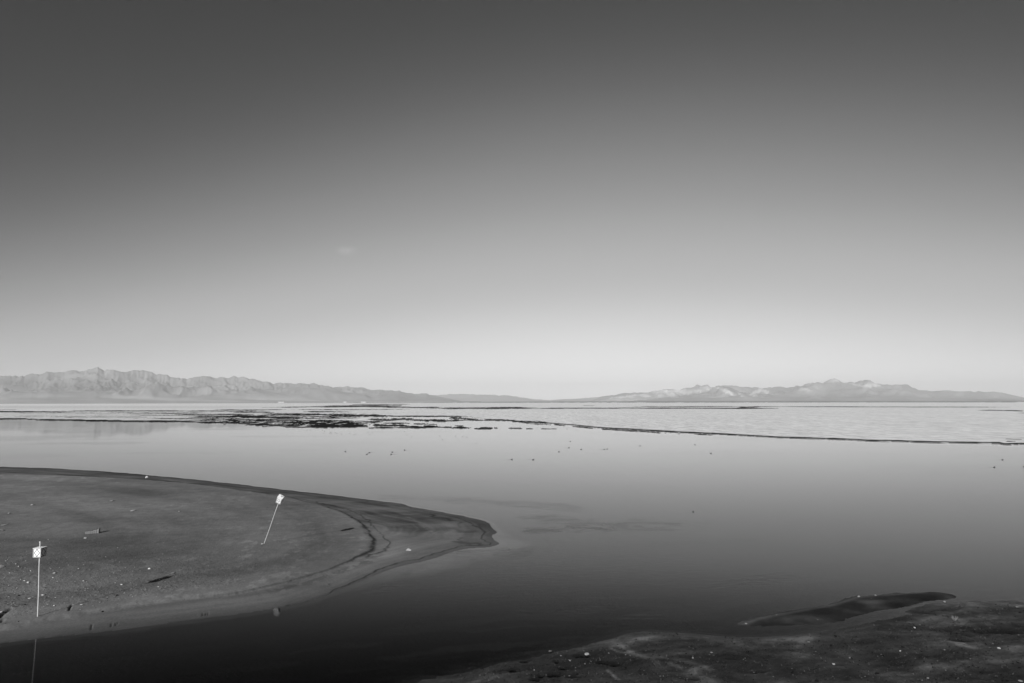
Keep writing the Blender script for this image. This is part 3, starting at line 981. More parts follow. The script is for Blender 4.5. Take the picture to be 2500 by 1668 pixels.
LEFT = [(-420, 930), (-200, 922), (0, 919), (36, 917), (60, 918), (80, 912), (95, 916), (120, 906), (145, 912), (175, 906), (205, 904), (225, 899),
        (238, 898), (250, 903), (285, 904), (310, 908), (325, 906), (370, 908), (400, 916), (430, 921), (455, 924), (470, 922),
        (500, 918), (530, 922), (560, 920), (595, 920), (640, 931), (670, 936), (740, 936), (800, 941), (850, 946), (890, 948), (910, 953),
        (925, 951), (950, 954), (975, 954), (1000, 961), (1040, 961), (1062, 966), (1090, 972), (1130, 980)]
RIGHT = [(1440, 980.5), (1468, 968), (1528, 960), (1572, 959), (1617, 951), (1653, 951), (1688, 948), (1700, 942), (1727, 939), (1736, 945),
         (1766, 942), (1805, 943), (1849, 945), (1860, 949), (1895, 945), (1937, 945), (1994, 934), (2009, 934), (2038, 924), (2056, 933), (2083, 935),
         (2119, 927), (2146, 939), (2187, 939), (2217, 940), (2247, 954), (2292, 956), (2312, 954), (2426, 957), (2464, 963), (2500, 971), (2560, 975), (2900, 978)]
MID = [(960, 972), (1062, 966), (1110, 962), (1170, 963), (1240, 966), (1300, 974), (1340, 977), (1400, 974), (1450, 970), (1490, 968), (1530, 972), (1600, 978)]


def st_left(X, Y, Z, PX, PY, T, ridge, rid2, warp):
    t_ = 0.165 + 0.11 * (ridge - 0.5) + 0.08 * (rid2 - 0.5) + 0.03 * fbm(X / 900, Y / 900, 4, 301)
    fanm = sstep(0.40, 0.25, T)
    t_ = t_ + fanm * (0.08 + 0.20 * fbm(X / 1600, Y / 420, 4, 305))
    # shadowed middle slopes painted darker, bare paler rock along the highest crest
    slope_shade = np.exp(-((PX - 230) / 190) ** 2 - ((PY - 945) / 14) ** 2) + 0.8 * np.exp(-((PX - 60) / 60) ** 2 - ((PY - 940) / 14) ** 2)
    t_ = t_ * (1 - 0.45 * np.clip(slope_shade * (0.7 + 0.9 * fbm(X / 700, Y / 700, 4, 306)), 0, 1))
    crest = np.exp(-((PX - 230) / 130) ** 2) * sstep(928, 915, PY)
    return t_ + 0.05 * crest * (0.5 + fbm(X / 250, Y / 250, 3, 307))


def st_right(X, Y, Z, PX, PY, T, ridge, rid2, warp):
    t_ = 0.215 + 0.10 * (ridge - 0.5) + 0.07 * (rid2 - 0.5) + 0.07 * fbm(X / 700, Y / 700, 5, 311)
    nz = fbm(X / 160, Y / 160, 4, 315, 0.65)
    nz2 = fbm(X / 500, Y / 300, 4, 318, 0.6)
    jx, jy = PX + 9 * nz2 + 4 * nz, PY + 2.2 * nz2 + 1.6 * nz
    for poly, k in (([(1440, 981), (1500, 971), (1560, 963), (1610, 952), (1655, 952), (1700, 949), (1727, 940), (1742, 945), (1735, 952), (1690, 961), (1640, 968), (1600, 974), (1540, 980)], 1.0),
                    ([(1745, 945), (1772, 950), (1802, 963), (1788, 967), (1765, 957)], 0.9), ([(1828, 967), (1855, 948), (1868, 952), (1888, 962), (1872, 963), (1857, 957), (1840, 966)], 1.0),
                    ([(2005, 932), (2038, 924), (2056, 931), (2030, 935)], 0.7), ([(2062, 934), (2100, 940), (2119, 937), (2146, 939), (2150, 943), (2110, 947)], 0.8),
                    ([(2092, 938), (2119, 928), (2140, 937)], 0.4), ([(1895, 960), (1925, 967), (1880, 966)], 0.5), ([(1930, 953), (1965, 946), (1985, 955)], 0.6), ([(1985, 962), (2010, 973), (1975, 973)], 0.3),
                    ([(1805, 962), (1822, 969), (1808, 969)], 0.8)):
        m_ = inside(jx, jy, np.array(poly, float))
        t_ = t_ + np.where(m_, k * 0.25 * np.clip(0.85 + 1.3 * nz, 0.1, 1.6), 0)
    return t_


def st_mid(X, Y, Z, PX, PY, T, ridge, rid2, warp):
    return 0.21 + 0.03 * ridge


range_('left_mountain_range', LEFT, (8, 1.5), 12000, 15200, 18500, 900, 150, 401, 0.30, st_left)
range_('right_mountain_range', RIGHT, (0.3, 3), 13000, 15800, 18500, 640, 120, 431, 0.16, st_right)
range_('distant_mountain_range', MID, (2, 3), 21000, 23500, 26500, 300, 50, 461, 0.2, st_mid)

# raised strip added for the dark rippled water in front of the right hand mountains
b = MB()
xs_ = np.linspace(G(1040, 984).x * 0 - 1200, 9800, 60)
vs, fs = [], []
for i, xx in enumerate(xs_):
    hgt = 9.0 * (0.25 + 0.75 * min(1, i / 10)) + rnd.uniform(-0.4, 0.4)
    yy = 9300 + 60 * math.sin(i * 0.7)
    vs += [(xx, yy, -0.3), (xx, yy + 25, hgt), (xx, yy + 160, hgt), (xx, yy + 220, -0.3)]
    if i:
        q = i * 4
        for k in range(3):
            fs.append((q - 4 + k, q + k, q + k + 1, q - 4 + k + 1))
b.add(vs, fs)
tag(b.build('far_water_strip', mat_darkwater, sm=False), kind='structure')

# far white sheds at the foot of the left range
for (px, wpx, lab) in ((686, 13, 'long white shed at the far shore, leftmost of the three far sheds'),
                       (842, 7, 'small white shed at the far shore between the two longer sheds'),
                       (887, 11, 'white shed at the far shore, rightmost of the three far sheds')):
    d = dir_at(px, 982)
    a = math.atan2(d.x, d.y)
    rdist = 11600.0
    e_ = empty('shed', (rdist * math.sin(a), rdist * math.cos(a), 0.0), -a)
    L = wpx * rdist / FPX
    b = MB()
    b.box((0, 0, 4.0), (L, 22, 9.0))
    b.build('wall', mat_wall, e_)
    b = MB()
    b.add([(-L / 2 - 1, -12, 8.4), (L / 2 + 1, -12, 8.4), (L / 2 + 1, 12, 8.4), (-L / 2 - 1, 12, 8.4), (-L / 2 - 1, 0, 12.5), (L / 2 + 1, 0, 12.5)],
          [(0, 1, 5, 4), (2, 3, 4, 5), (0, 4, 3), (1, 2, 5), (0, 3, 2, 1)])
    b.build('roof', mat_roof, e_)
    tag(e_, lab, 'shed', 'white sheds along the far shore')

# ------------------------------------------------------------------ haze
b = MB()
HZ_TOP, HZ_BOT = 800.0, -60.0
b.box((0, 7400, (HZ_TOP + HZ_BOT) / 2), (60000, 46000, HZ_TOP - HZ_BOT))
m, t, out = material('haze_air')
pv = t.n('ShaderNodeVolumePrincipled')
pv.inputs['Color'].default_value = (0.97, 0.97, 0.97, 1)
pv.inputs['Density'].default_value = 4.5e-5
pv.inputs['Anisotropy'].default_value = 0.0
t.link(pv.outputs[0], out.inputs['Volume'])
hz = b.build('haze', m)
tag(hz, kind='stuff')
hz.display_type = 'WIRE'


# ------------------------------------------------------------------ beacons
def beacon(base, top, side, boxh, box_lo, box_hi, yaw, label, dia):
    """a pole with a lantern-like box of four marked panels; box_lo/hi are distances along the pole"""
    base, top = Vector(base), Vector(top)
    axis = (top - base)
    L = axis.length
    q = Vector((0, 0, 1)).rotation_difference(axis.normalized())
    e_ = bpy.data.objects.new('beacon', None)
    e_.empty_display_size = 0.3
    e_.location = base
    e_.rotation_mode = 'QUATERNION'
    e_.rotation_quaternion = q
    COL.objects.link(e_)
    b = MB()
    b.tube([(0, 0, -0.4), (0, 0, 0), (0.008, 0.004, L * 0.33), (-0.006, 0.0, L * 0.66), (0, 0, L)], [0.029, 0.029, 0.027, 0.026, 0.024], 10)
    b.build('pole', mat_pole, e_, True)
    b = MB()
    b.tube([(0, 0, L - 0.05), (0, 0, L + 0.012)], [0.034, 0.034], 10)
    b.build('pole_cap', mat_frame, e_, True)
    rotz = Matrix.Rotation(yaw, 3, 'Z')
    s2 = side / 2
    zc = (box_lo + box_hi) / 2
    hh = box_hi - box_lo
    b = MB()
    tk = 0.020
    for sx in (-1, 1):
        for sy in (-1, 1):
            b.box(rotz @ Vector((sx * s2, sy * s2, 0)) + Vector((0, 0, zc)), (tk, tk, hh), rotz)
    for zz in (box_lo, box_hi):
        for sx in (-1, 1):
            b.box(rotz @ Vector((sx * s2, 0, 0)) + Vector((0, 0, zz)), (tk * 0.9, side + tk, tk * 0.9), rotz)
            b.box(rotz @ Vector((0, sx * s2, 0)) + Vector((0, 0, zz)), (side - tk, tk * 0.9, tk * 0.9), rotz)
    b.build('frame', mat_frame, e_)
    b = MB()
    b.box(Vector((0, 0, box_hi + 0.016)), (side + 0.05, side + 0.05, 0.012), rotz)
    b.build('top_plate', mat_white, e_)
    b = MB()
    for zz in (box_lo + 0.01, box_hi - 0.01):
        b.box(Vector((0, 0, zz)), (0.018, side, 0.018), rotz)
        b.box(Vector((0, 0, zz)), (side, 0.016, 0.016), rotz)
        b.build('brace', mat_frame, e_)
        b = MB()
    for k in range(4):
        rk = rotz @ Matrix.Rotation(k * math.pi / 2, 3, 'Z')
        b = MB()
        b.box(rk @ Vector((0, -s2 + 0.004, 0)) + Vector((0, 0, zc)), (side - tk - 0.004, 0.006, hh - tk - 0.004), rk)
        pn = b.build('panel', mat_white, e_)
        b = MB()
        pts = [(-dia[0], 0), (0, dia[1]), (dia[0], 0), (0, -dia[1])]
        for i in range(4):
            p0, p1 = Vector((pts[i][0], 0, pts[i][1])), Vector((pts[(i + 1) % 4][0], 0, pts[(i + 1) % 4][1]))
            mid = (p0 + p1) / 2
            ang = math.atan2((p1 - p0).z, (p1 - p0).x)
            rr_ = rk @ Matrix.Rotation(-ang, 3, 'Y')
            b.box(rk @ (mid + Vector((0, -s2 - 0.001, 0))) + Vector((0, 0, zc)), ((p1 - p0).length + 0.010, 0.004, dia[2]), rr_)
        b.build('diamond_outline', mat_line, pn)
        b = MB()
        iw, ih = (side - tk) / 2 - 0.008, (hh - tk) / 2 - 0.008
        for sz in (-1, 1):
            b.box(rk @ Vector((0, -s2 - 0.0005, sz * ih)) + Vector((0, 0, zc)), (2 * iw, 0.003, 0.012), rk)
            b.box(rk @ Vector((sz * iw, -s2 - 0.0005, 0)) + Vector((0, 0, zc)), (0.012, 0.003, 2 * ih - 0.012), rk)
        b.build('border', mat_line, pn)
    tag(e_, label, 'beacon', 'beacon poles with boxed diamond panels on the sand bar')
    return e_


p1 = on(92, 1505, barz)
tip = dir_at(98, 1323)
# upright pole: height from the ray at the same ground distance
kk = math.hypot(p1.x, p1.y) / math.hypot(tip.x, tip.y)
h1 = CAMZ + tip.z * kk
top1 = Vector((p1.x + 0.02, p1.y + 0.02, h1))
tx = tip.x * kk
top1.x, top1.y = tip.x * kk, tip.y * kk
L1 = (top1 - p1).length
beacon(p1, top1, 0.35, 0.39, L1 - 0.66, L1 - 0.27, R(-3.7), 'upright white pole with a square box of diamond panels near the left edge', (0.125, 0.165, 0.022))

p2 = on(645, 1327, barz)
# leaning pole: its tip lies on the ray of the photo's tip and in the plane of sun and shadow tip
sh_tip = on(870, 1288.5, barz)
tdir = dir_at(687, 1209)
best = None
for i in range(4000):
    h = 2.5 + i * 0.0006
    q = sh_tip - ld * ((h - sh_tip.z) / -ld.z) * 1.0
    q = Vector((sh_tip.x - ld.x * (h - sh_tip.z) / (-ld.z), sh_tip.y - ld.y * (h - sh_tip.z) / (-ld.z), h))
    dq = (q - Vector((0, 0, CAMZ))).normalized()
    er = (dq - tdir).length
    if best is None or er < best[0]:
        best = (er, q)
top2 = best[1]
rr2 = (top2 - Vector((0, 0, CAMZ))).length
top2 = Vector((0, 0, CAMZ)) + tdir * rr2
L2 = (top2 - p2).length
print('BEACON2', p2, top2, L2, 'err', best[0], 'BEACON1', p1, top1, L1)
beacon(p2, top2, 0.31, 0.44, L2 - 0.62, L2 - 0.17, R(-3.7), 'leaning white pole with a tilted box of diamond panels in mid sand bar', (0.085, 0.13, 0.020))
for (pp, mt) in ((p2, mat_bright), (p1, mat_mid)):
    pass

# ------------------------------------------------------------------ stones
from mathutils import noise as mn


def stone_mesh(name, seed, mat, flat=0.6, sub=2, rough=0.28):
    import bmesh
    bm = bmesh.new()
    bmesh.ops.create_icosphere(bm, subdivisions=sub, radius=0.5)
    for v_ in bm.verts:
        n = mn.noise(v_.co * 2.2 + Vector((seed * 3.1, seed, 0)))
        n2 = mn.noise(v_.co * 5.0 + Vector((seed, 0, seed * 2.3)))
        v_.co *= 1 + rough * n * 1.6 + rough * 0.5 * n2
        v_.co.z *= flat
        if v_.co.z < -0.18:
            v_.co.z = -0.18 + (v_.co.z + 0.18) * 0.3
    me = bpy.data.meshes.new(name)
    bm.to_mesh(me)
    bm.free()
    me.materials.append(mat)
    return me


ST = {k: [stone_mesh('stone', 10 * j + i, m_, 0.5 + 0.12 * (i % 3)) for i in range(4)]
      for j, (k, m_) in enumerate((('pale', mat_pale), ('mid', mat_mid), ('dark', mat_dark), ('white', mat_bright), ('bpale', mat_bpale), ('bmid', mat_bmid), ('bwhite', mat_bwhite)))}


SMALL = []


def put_stone(px, py, wpx, kind, zf, label, group, flat=1.0, name='stone'):
    p = on(px, py + 1.0, zf)
    wd_ = wpx * p.y / FPX * (0.85 if zf is not barz else 1.0)
    o = bpy.data.objects.new(name, ST['b' + kind if (zf is barz and kind != 'dark') else kind][rnd.randrange(4)])
    o.location = (p.x, p.y, p.z + wd_ * 0.12)
    o.rotation_euler = (rnd.uniform(-.2, .2), rnd.uniform(-.2, .2), rnd.uniform(0, 6.28))
    o.scale = (wd_, wd_ * rnd.uniform(0.7, 0.95), wd_ * flat * rnd.uniform(0.85, 1.1))
    COL.objects.link(o)
    tag(o, label, 'stone', group)
    if 'single' not in group:
        SMALL.append((o, px, py, kind, group))
    return o


gA = 'small stones around the upright beacon pole'
lA = {'mid': 'small mud coated stone on the sand near the upright beacon pole', 'pale': 'small pale stone on the sand near the upright beacon pole',
      'dark': 'small dark clod on the sand near the upright beacon pole'}
SA = [(375, 458, 6), (408, 585, 6), (380, 632, 6), (470, 638, 6), (155, 690, 6), (270, 762, 6), (320, 880, 7, 'dark'), (445, 870, 7), (290, 912, 5),
      (330, 970, 8), (425, 988, 8), (280, 998, 6), (235, 1045, 5), (775, 455, 7), (725, 645, 5), (890, 645, 5), (780, 712, 6), (845, 722, 6), (910, 740, 6),
      (870, 768, 6), (535, 735, 5), (1125, 517, 5), (1280, 520, 7), (1225, 562, 5), (1320, 592, 6), (1300, 660, 6), (1450, 440, 4), (1580, 438, 5),
      (1660, 490, 5), (1550, 492, 4), (1055, 485, 4), (985, 572, 4), (1050, 662, 5), (1530, 748, 7), (1430, 805, 5), (1530, 830, 5), (1550, 858, 7),
      (1610, 940, 5, 'dark'), (800, 1042, 6), (1185, 867, 4), (685, 860, 4), (630, 400, 4), (850, 398, 4), (690, 556, 5), (1365, 362, 5), (1310, 335, 4),
      (1165, 287, 5), (610, 300, 4), (1335, 155, 5), (340, 38, 5), (2295, 897, 4, 'dark'), (20, 1222, 5, 'dark'), (1740, 750, 4), (500, 440, 5), (545, 465, 4),
      (90, 488, 4), (410, 480, 5), (930, 465, 4), (1835, 236, 4, 'dark'), (1985, 245, 4), (1930, 320, 4), (2060, 310, 4)]
for s_ in SA:
    k = s_[3] if len(s_) > 3 else ('pale' if rnd.random() < 0.35 else 'mid')
    put_stone(60 + s_[0] / 5.875, 1310 + s_[1] / 5.875, s_[2] / 1.9, k, barz, lA[k], gA)
gB = 'small stones by the left edge of the sand bar'
lB = {'mid': 'small mud coated stone on the sand left of the upright pole', 'pale': 'small pale stone on the sand left of the upright pole',
      'dark': 'small dark clod on the sand left of the upright pole'}
SB = [(120, 195, 6), (295, 175, 4), (380, 170, 5), (305, 292, 7), (350, 318, 8), (445, 340, 6), (110, 350, 5), (55, 255, 5), (150, 265, 4), (255, 275, 4),
      (210, 383, 5), (130, 430, 5), (190, 425, 5), (255, 430, 6), (310, 425, 6), (185, 448, 6), (235, 480, 8, 'dark'), (110, 490, 6), (100, 575, 6),
      (175, 568, 6), (310, 590, 8, 'dark'), (230, 798, 6, 'dark'), (275, 805, 6, 'dark'), (320, 802, 6, 'dark'), (70, 820, 6, 'dark'), (75, 45, 7), (95, 30, 5),
      (195, 85, 5), (230, 115, 6), (320, 45, 4), (160, 640, 4), (225, 610, 5), (180, 735, 4)]
for s_ in SB:
    k = s_[3] if len(s_) > 3 else ('pale' if rnd.random() < 0.3 else 'mid')
    put_stone(s_[0] / 5.09, 1360 + s_[1] / 5.09, s_[2] / 1.7, k, barz, lB[k], gB)
# the ones that can be told apart
SPEC = [
    (60 + 850 / 5.875, 1310 + 632 / 5.875, 6, 'pale', 'pale stone with a dark shadow midway right of the upright pole', 1.1),
    (60 + 1395 / 5.875, 1310 + 688 / 5.875, 6, 'pale', 'pale stone on the sand left of the box shadow', 1.0),
    (60 + 1790 / 5.875, 1310 + 460 / 5.875, 6.5, 'white', 'bright white stone above the shadow of the beacon box', 0.9),
    (60 + 820 / 5.875, 1310 + 975 / 5.875, 7, 'pale', 'pale stone just below the thin pole shadow', 0.8),
    (60 + 1085 / 5.875, 1310 + 940 / 5.875, 6, 'mid', 'flat stone below the middle of the pole shadow', 0.7),
    (60 + 1325 / 5.875, 1310 + 842 / 5.875, 7, 'dark', 'dark stone below the right half of the pole shadow', 1.0),
    (60 + 1940 / 5.875, 1310 + 752 / 5.875, 8, 'pale', 'flat pale stone just below the box shadow', 0.35),
    (60 + 1920 / 5.875, 1310 + 718 / 5.875, 4, 'pale', 'tiny pale stone between the box shadow and a flat stone', 1.0),
    (60 + 2130 / 5.875, 1310 + 522 / 5.875, 10, 'mid', 'flat pale patch of stone above the tip of the box shadow', 0.25),
    (60 + 265 / 5.875, 1310 + 838 / 5.875, 8, 'pale', 'elongated pale stone right beside the upright pole', 0.8),
    (60 + 75 / 5.875, 1310 + 888 / 5.875, 8, 'pale', 'elongated pale stone left of the foot of the upright pole', 0.8),
    (60 + 425 / 5.875, 1310 + 525 / 5.875, 8, 'pale', 'pale stone right of the upright pole at half its height', 0.7),
    (60 + 50 / 5.875, 1310 + 658 / 5.875, 7, 'pale', 'pale stone close left of the upright pole', 0.8),
    (60 + 1120 / 5.875, 1310 + 1078 / 5.875, 6, 'dark', 'dark stone on the edge of the smooth wet sand', 0.9),
    (60 + 870 / 5.875, 1310 + 20 / 5.875, 7, 'pale', 'flat white fleck of stone below the broken crate', 0.3),
    (65 / 2.914, 1130 + 358 / 2.914, 7, 'mid', 'grey stone high on the sand at the left edge', 0.9),
    (230 / 2.914, 1130 + 298 / 2.914, 8, 'mid', 'grey stone high on the sand bar left of centre', 0.8),
    (795 / 2.914, 1130 + 270 / 2.914, 9, 'mid', 'flat grey stone on the far part of the sand bar', 0.4),
    (945 / 2.914, 1130 + 340 / 2.914, 12, 'mid', 'low grey stone on the sand above the box shadow', 0.4),
    (1275 / 2.914, 1130 + 345 / 2.914, 5, 'mid', 'tiny grey stone on the far middle of the sand bar', 0.7),
    (1.5, 1384, 15, 'pale', 'pale slab of rock with black shadow at the left edge', 0.75),
    (3, 1295, 13, 'mid', 'low rock with a long shadow at the left edge', 0.55),
    (4, 1494, 9, 'pale', 'pale rock beside the painted shadow streak at the left edge', 0.8),
    (358, 1166, 8, 'white', 'small white block near the far waterline of the sand bar', 1.0),
    (640, 1327.5, 5, 'pale', 'small stone at the foot of the leaning pole', 0.8),
]
for (px, py, ww, k, lab, fl) in SPEC:
    put_stone(px, py, ww, k, barz, lab, 'single stones on the sand bar', fl)
# right shore
gC = 'pale stones on the dark near shore'
SCs = [(558, 520, 5), (815, 440, 6), (1605, 367, 6), (1545, 412, 6), (870, 330, 5), (1255, 178, 3), (2195, 253, 6), (1780, 547, 8), (1100, 605, 8), (2127, 502, 7),
       (2195, 487, 6), (1965, 610, 8), (2310, 440, 7), (338, 615, 6), (552, 738, 7), (895, 605, 5), (1730, 625, 5), (1788, 692, 6), (1325, 487, 4), (575, 295, 6),
       (2105, 530, 5), (1440, 570, 0), (2070, 455, 4), (1780, 480, 4), (1620, 765, 6), (2270, 720, 5), (2150, 733, 6), (1340, 560, 0), (1235, 640, 3), (2130, 770, 3), (1848, 568, 5)]
for s_ in SCs:
    if s_[2] == 0:
        continue
    zf = spz if (s_[1] < 340 and s_[0] < 1320) else shz
    put_stone(1700 + s_[0] / 2.9375, 1400 + s_[1] / 2.9375, s_[2] / 1.6, 'pale', zf, 'small pale stone on the dark shore mud at lower right', gC)
SD = [(1428, 370, 9), (1258, 447, 9), (1190, 475, 7), (1190, 495, 6), (1225, 462, 4), (1302, 432, 5), (1110, 535, 6), (1145, 533, 7), (1165, 562, 6),
      (1303, 563, 6), (895, 492, 10), (1085, 390, 10), (1550, 382, 7), (1582, 387, 6), (1695, 352, 6), (1797, 535, 6), (1820, 535, 6), (430, 477, 4), (1960, 518, 4),
      (825, 540, 0), (1343, 520, 4), (1385, 518, 4), (1415, 497, 3), (1205, 522, 6), (895, 545, 6), (568, 565, 8), (240, 548, 3), (770, 498, 4), (1800, 570, 4), (2330, 420, 0)]
for s_ in SD:
    if s_[2] == 0:
        continue
    put_stone(1000 + s_[0] / 2.9375, 1468 + s_[1] / 2.9375, s_[2] / 1.8, 'pale', shz, 'small pale stone on the ragged shore mud at bottom centre', gC)
SPEC2 = [
    (1700 + 108 / 2.9375, 1400 + 565 / 2.9375, 6, 'pale', 'lone pale stone on the smooth dark mud right of the rivulets', 0.9),
    (1700 + 805 / 2.9375, 1400 + 492 / 2.9375, 9, 'white', 'flat white chip on the mud below the dark spit', 0.35),
    (1700 + 985 / 2.9375, 1400 + 650 / 2.9375, 9, 'white', 'largest white pebble on the middle of the near shore', 0.8),
    (1700 + 1565 / 2.9375, 1400 + 388 / 2.9375, 7, 'white', 'white angular chip left of the dry twig bush', 0.8),
    (1700 + 1462 / 2.9375, 1400 + 555 / 2.9375, 6, 'white', 'round white pebble in the middle of the right shore', 0.9),
    (1700 + 2170 / 2.9375, 1400 + 537 / 2.9375, 11, 'white', 'bright white rock on the dark mud at the far right', 0.9),
    (1700 + 2325 / 2.9375, 1400 + 772 / 2.9375, 12, 'pale', 'pale rock in the bottom right corner', 0.8),
    (1700 + 2300 / 2.9375, 1400 + 240 / 2.9375, 9, 'pale', 'pale stone near the far waterline at the right edge', 0.7),
    (1700 + 1780 / 2.9375, 1400 + 203 / 2.9375, 8, 'mid', 'grey stone at the water just past the spit end', 0.7),
    (1700 + 1165 / 2.9375, 1400 + 165 / 2.9375, 8, 'mid', 'stone on the upper edge of the dark spit, left of two', 0.8),
    (1700 + 1285 / 2.9375, 1400 + 157 / 2.9375, 8, 'mid', 'stone on the upper edge of the dark spit, right of two', 0.8),
    (1700 + 355 / 2.9375, 1400 + 358 / 2.9375, 7, 'mid', 'stone at the left tip of the dark spit', 0.8),
    (1700 + 1660 / 2.9375, 1400 + 750 / 2.9375, 7, 'pale', 'upright pale stone at the bottom right of the shore', 1.3),
    (1000 + 1008 / 2.9375, 1468 + 358 / 2.9375, 11, 'pale', 'pale stone standing in the water at the shore edge', 0.6),
    (1000 + 1272 / 2.9375, 1468 + 380 / 2.9375, 15, 'white', 'wide flat white stone near the shore edge', 0.5),
    (1000 + 1152 / 2.9375, 1468 + 425 / 2.9375, 8, 'pale', 'round pale stone below the water edge, left of the flat one', 0.9),
    (1000 + 2165 / 2.9375, 1468 + 367 / 2.9375, 7, 'pale', 'pale round stone on smooth mud, right of two', 0.9),
    (1000 + 2032 / 2.9375, 1468 + 405 / 2.9375, 7, 'pale', 'pale lumpy stone on smooth mud, left of two', 0.8),
    (1700 + 1295 / 2.9375, 1400 + 718 / 2.9375, 12, 'dark', 'black clod at the bottom of the right shore', 0.7),
    (1700 + 968 / 2.9375, 1400 + 517 / 2.9375, 11, 'dark', 'black clod right of the flat white chip', 0.6),
    (1700 + 688 / 2.9375, 1400 + 708 / 2.9375, 11, 'dark', 'black clod at the bottom centre right of the shore', 0.6),
    (1700 + 865 / 2.9375, 1400 + 770 / 2.9375, 10, 'dark', 'black clod at the very bottom below the white pebble', 0.6),
    (1700 + 1000 / 2.9375, 1400 + 450 / 2.9375, 9, 'dark', 'dark clod near the narrow channel beside the spit', 0.5),
    (1000 + 1200 / 2.9375, 1468 + 523 / 2.9375, 9, 'dark', 'dark clod among the pale stones at bottom centre', 0.7),
    (1000 + 1550 / 2.9375, 1468 + 477 / 2.9375, 7, 'dark', 'dark clod above the bottom rivulets', 0.7),
]
for (px, py, ww, k, lab, fl) in SPEC2:
    zf = spz if ('spit,' in lab or 'tip of the dark spit' in lab) else shz
    put_stone(px, py, ww, k, zf, lab, 'single stones on the near shore', fl)
# dark clods scattered on the right shore, from the photo and filling in between
CL = [(985, 280, 6), (1345, 620, 7), (1165, 520, 5), (1265, 457, 4), (1180, 605, 4), (500, 487, 6), (575, 420, 6), (700, 433, 6), (790, 455, 5), (875, 543, 6), (975, 545, 5),
      (460, 620, 5), (800, 622, 5), (1590, 243, 6), (1290, 290, 5), (1745, 310, 5), (1920, 447, 7), (1990, 383, 9), (1565, 577, 6), (1690, 565, 5), (1860, 553, 5), (1770, 550, 4),
      (1455, 680, 6), (1085, 687, 5), (935, 727, 6), (835, 740, 6), (960, 670, 5), (775, 907, 6), (340, 1033, 6), (700, 1055, 6), (950, 1050, 5), (1425, 912, 8), (1210, 845, 5),
      (920, 1213, 5), (515, 1243, 8), (530, 1300, 6), (1045, 1248, 7), (1210, 1262, 6), (1295, 1300, 6), (1475, 1248, 6), (850, 1443, 7), (925, 1477, 8), (455, 1490, 0), (1360, 1400, 9),
      (1325, 1385, 7), (1680, 1425, 8), (1590, 1445, 6), (1715, 1475, 6), (1840, 1475, 5), (1880, 1240, 9), (1965, 1225, 10), (1780, 1525, 12), (1700, 1515, 8), (70, 1220, 5),
      (600, 1555, 7), (1855, 1088, 4), (2010, 1068, 4), (1480, 1018, 4), (1515, 1100, 5), (1340, 1225, 4), (2000, 1307, 5), (925, 1405, 5), (25, 955, 8), (1555, 1450, 5)]
for s_ in CL:
    if s_[2]:
        put_stone(2200 + s_[0] / 6.877, 1440 + s_[1] / 6.877, s_[2] / 1.25, 'dark', shz, 'small dark clod of mud on the right side of the near shore', 'dark mud clods on the near shore', 0.6, 'mud_clod')['category'] = 'mud clod'
cnt = 0
while cnt < 85:
    px, py = rnd.uniform(1180, 2240), rnd.uniform(1560, 1667)
    q = on(px, py, shz)
    if shz(q.x, q.y) < 0.03:
        continue
    put_stone(px, py, rnd.choice((2.2, 2.8, 3.2, 4.0, 5.0)), 'dark', shz, 'small dark clod of mud on the middle of the near shore', 'dark mud clods on the near shore', 0.6, 'mud_clod')['category'] = 'mud clod'
    cnt += 1


# labels that single out each small stone and clod by the nearest landmark
LMB = [(92, 1500, 'the foot of the upright pole'), (390, 1413, 'the black box shadow'), (225, 1300, 'the broken crate'), (93, 1345, 'the panelled box of the upright pole'),
       (92, 1420, 'the middle of the upright pole'), (250, 1460, 'the thin pole shadow'), (3, 1384, 'the pale slab at the left edge'), (5, 1497, 'the painted shadow streak at the left edge'),
       (204, 1418, 'the pale stone midway along the plateau'), (365, 1388, 'the bright white stone'), (171, 1482, 'the short dark gouge'), (297, 1427, 'the pale stone left of the box shadow'), (320, 1350, 'the middle of the plateau')]
LMS = [(2331, 1515, 'the dry twig bush'), (2440, 1583, 'the bright white rock'), (2035, 1621, 'the largest white pebble'), (1974, 1567, 'the flat white chip'), (2232, 1532, 'the white angular chip'),
       (2198, 1589, 'the round white pebble'), (2492, 1663, 'the pale rock in the corner'), (2483, 1482, 'the pale stone by the far waterline'), (1433, 1597, 'the wide flat white stone'),
       (1343, 1590, 'the stone standing in the water'), (1737, 1592, 'the lone pale stone'), (1692, 1606, 'the lumpy stone on smooth mud'), (1352, 1648, 'the large dark puddle'),
       (1500, 1625, 'the long dark puddle'), (1600, 1612, 'the pale rivulets'), (2141, 1644, 'the black clod at the bottom'), (1934, 1641, 'the black clod at bottom centre right'),
       (2030, 1576, 'the black clod beside the chip'), (1820, 1650, 'the lower middle of the near shore'), (2235, 1497, 'the dark channel end'), (2265, 1660, 'the upright pale stone'), (2400, 1640, 'the lower right mud'), (2120, 1570, 'the smooth dark mud'), (2000, 1480, 'the dark spit')]
ORD = ['nearest', 'second nearest', 'third nearest', 'fourth nearest', 'fifth nearest', 'sixth nearest', 'seventh nearest', 'eighth nearest', 'ninth nearest', 'tenth nearest', 'eleventh nearest', 'twelfth nearest']
buck = {}
for o, px, py, kind, grp in SMALL:
    LM = LMB if grp in (gA, gB) else LMS
    lx, ly, nm = min(LM, key=lambda q: math.hypot(px - q[0], (py - q[1]) * 1.6))
    dx, dy = px - lx, py - ly
    if abs(dx) > abs(dy) * 1.3:
        dr = 'right of' if dx > 0 else 'left of'
    else:
        dr = 'below' if dy > 0 else 'above'
    word = {'pale': 'small pale stone', 'mid': 'mud coated stone', 'dark': 'dark mud clod'}[kind]
    buck.setdefault((nm, dr, word), []).append((math.hypot(dx, dy), o))
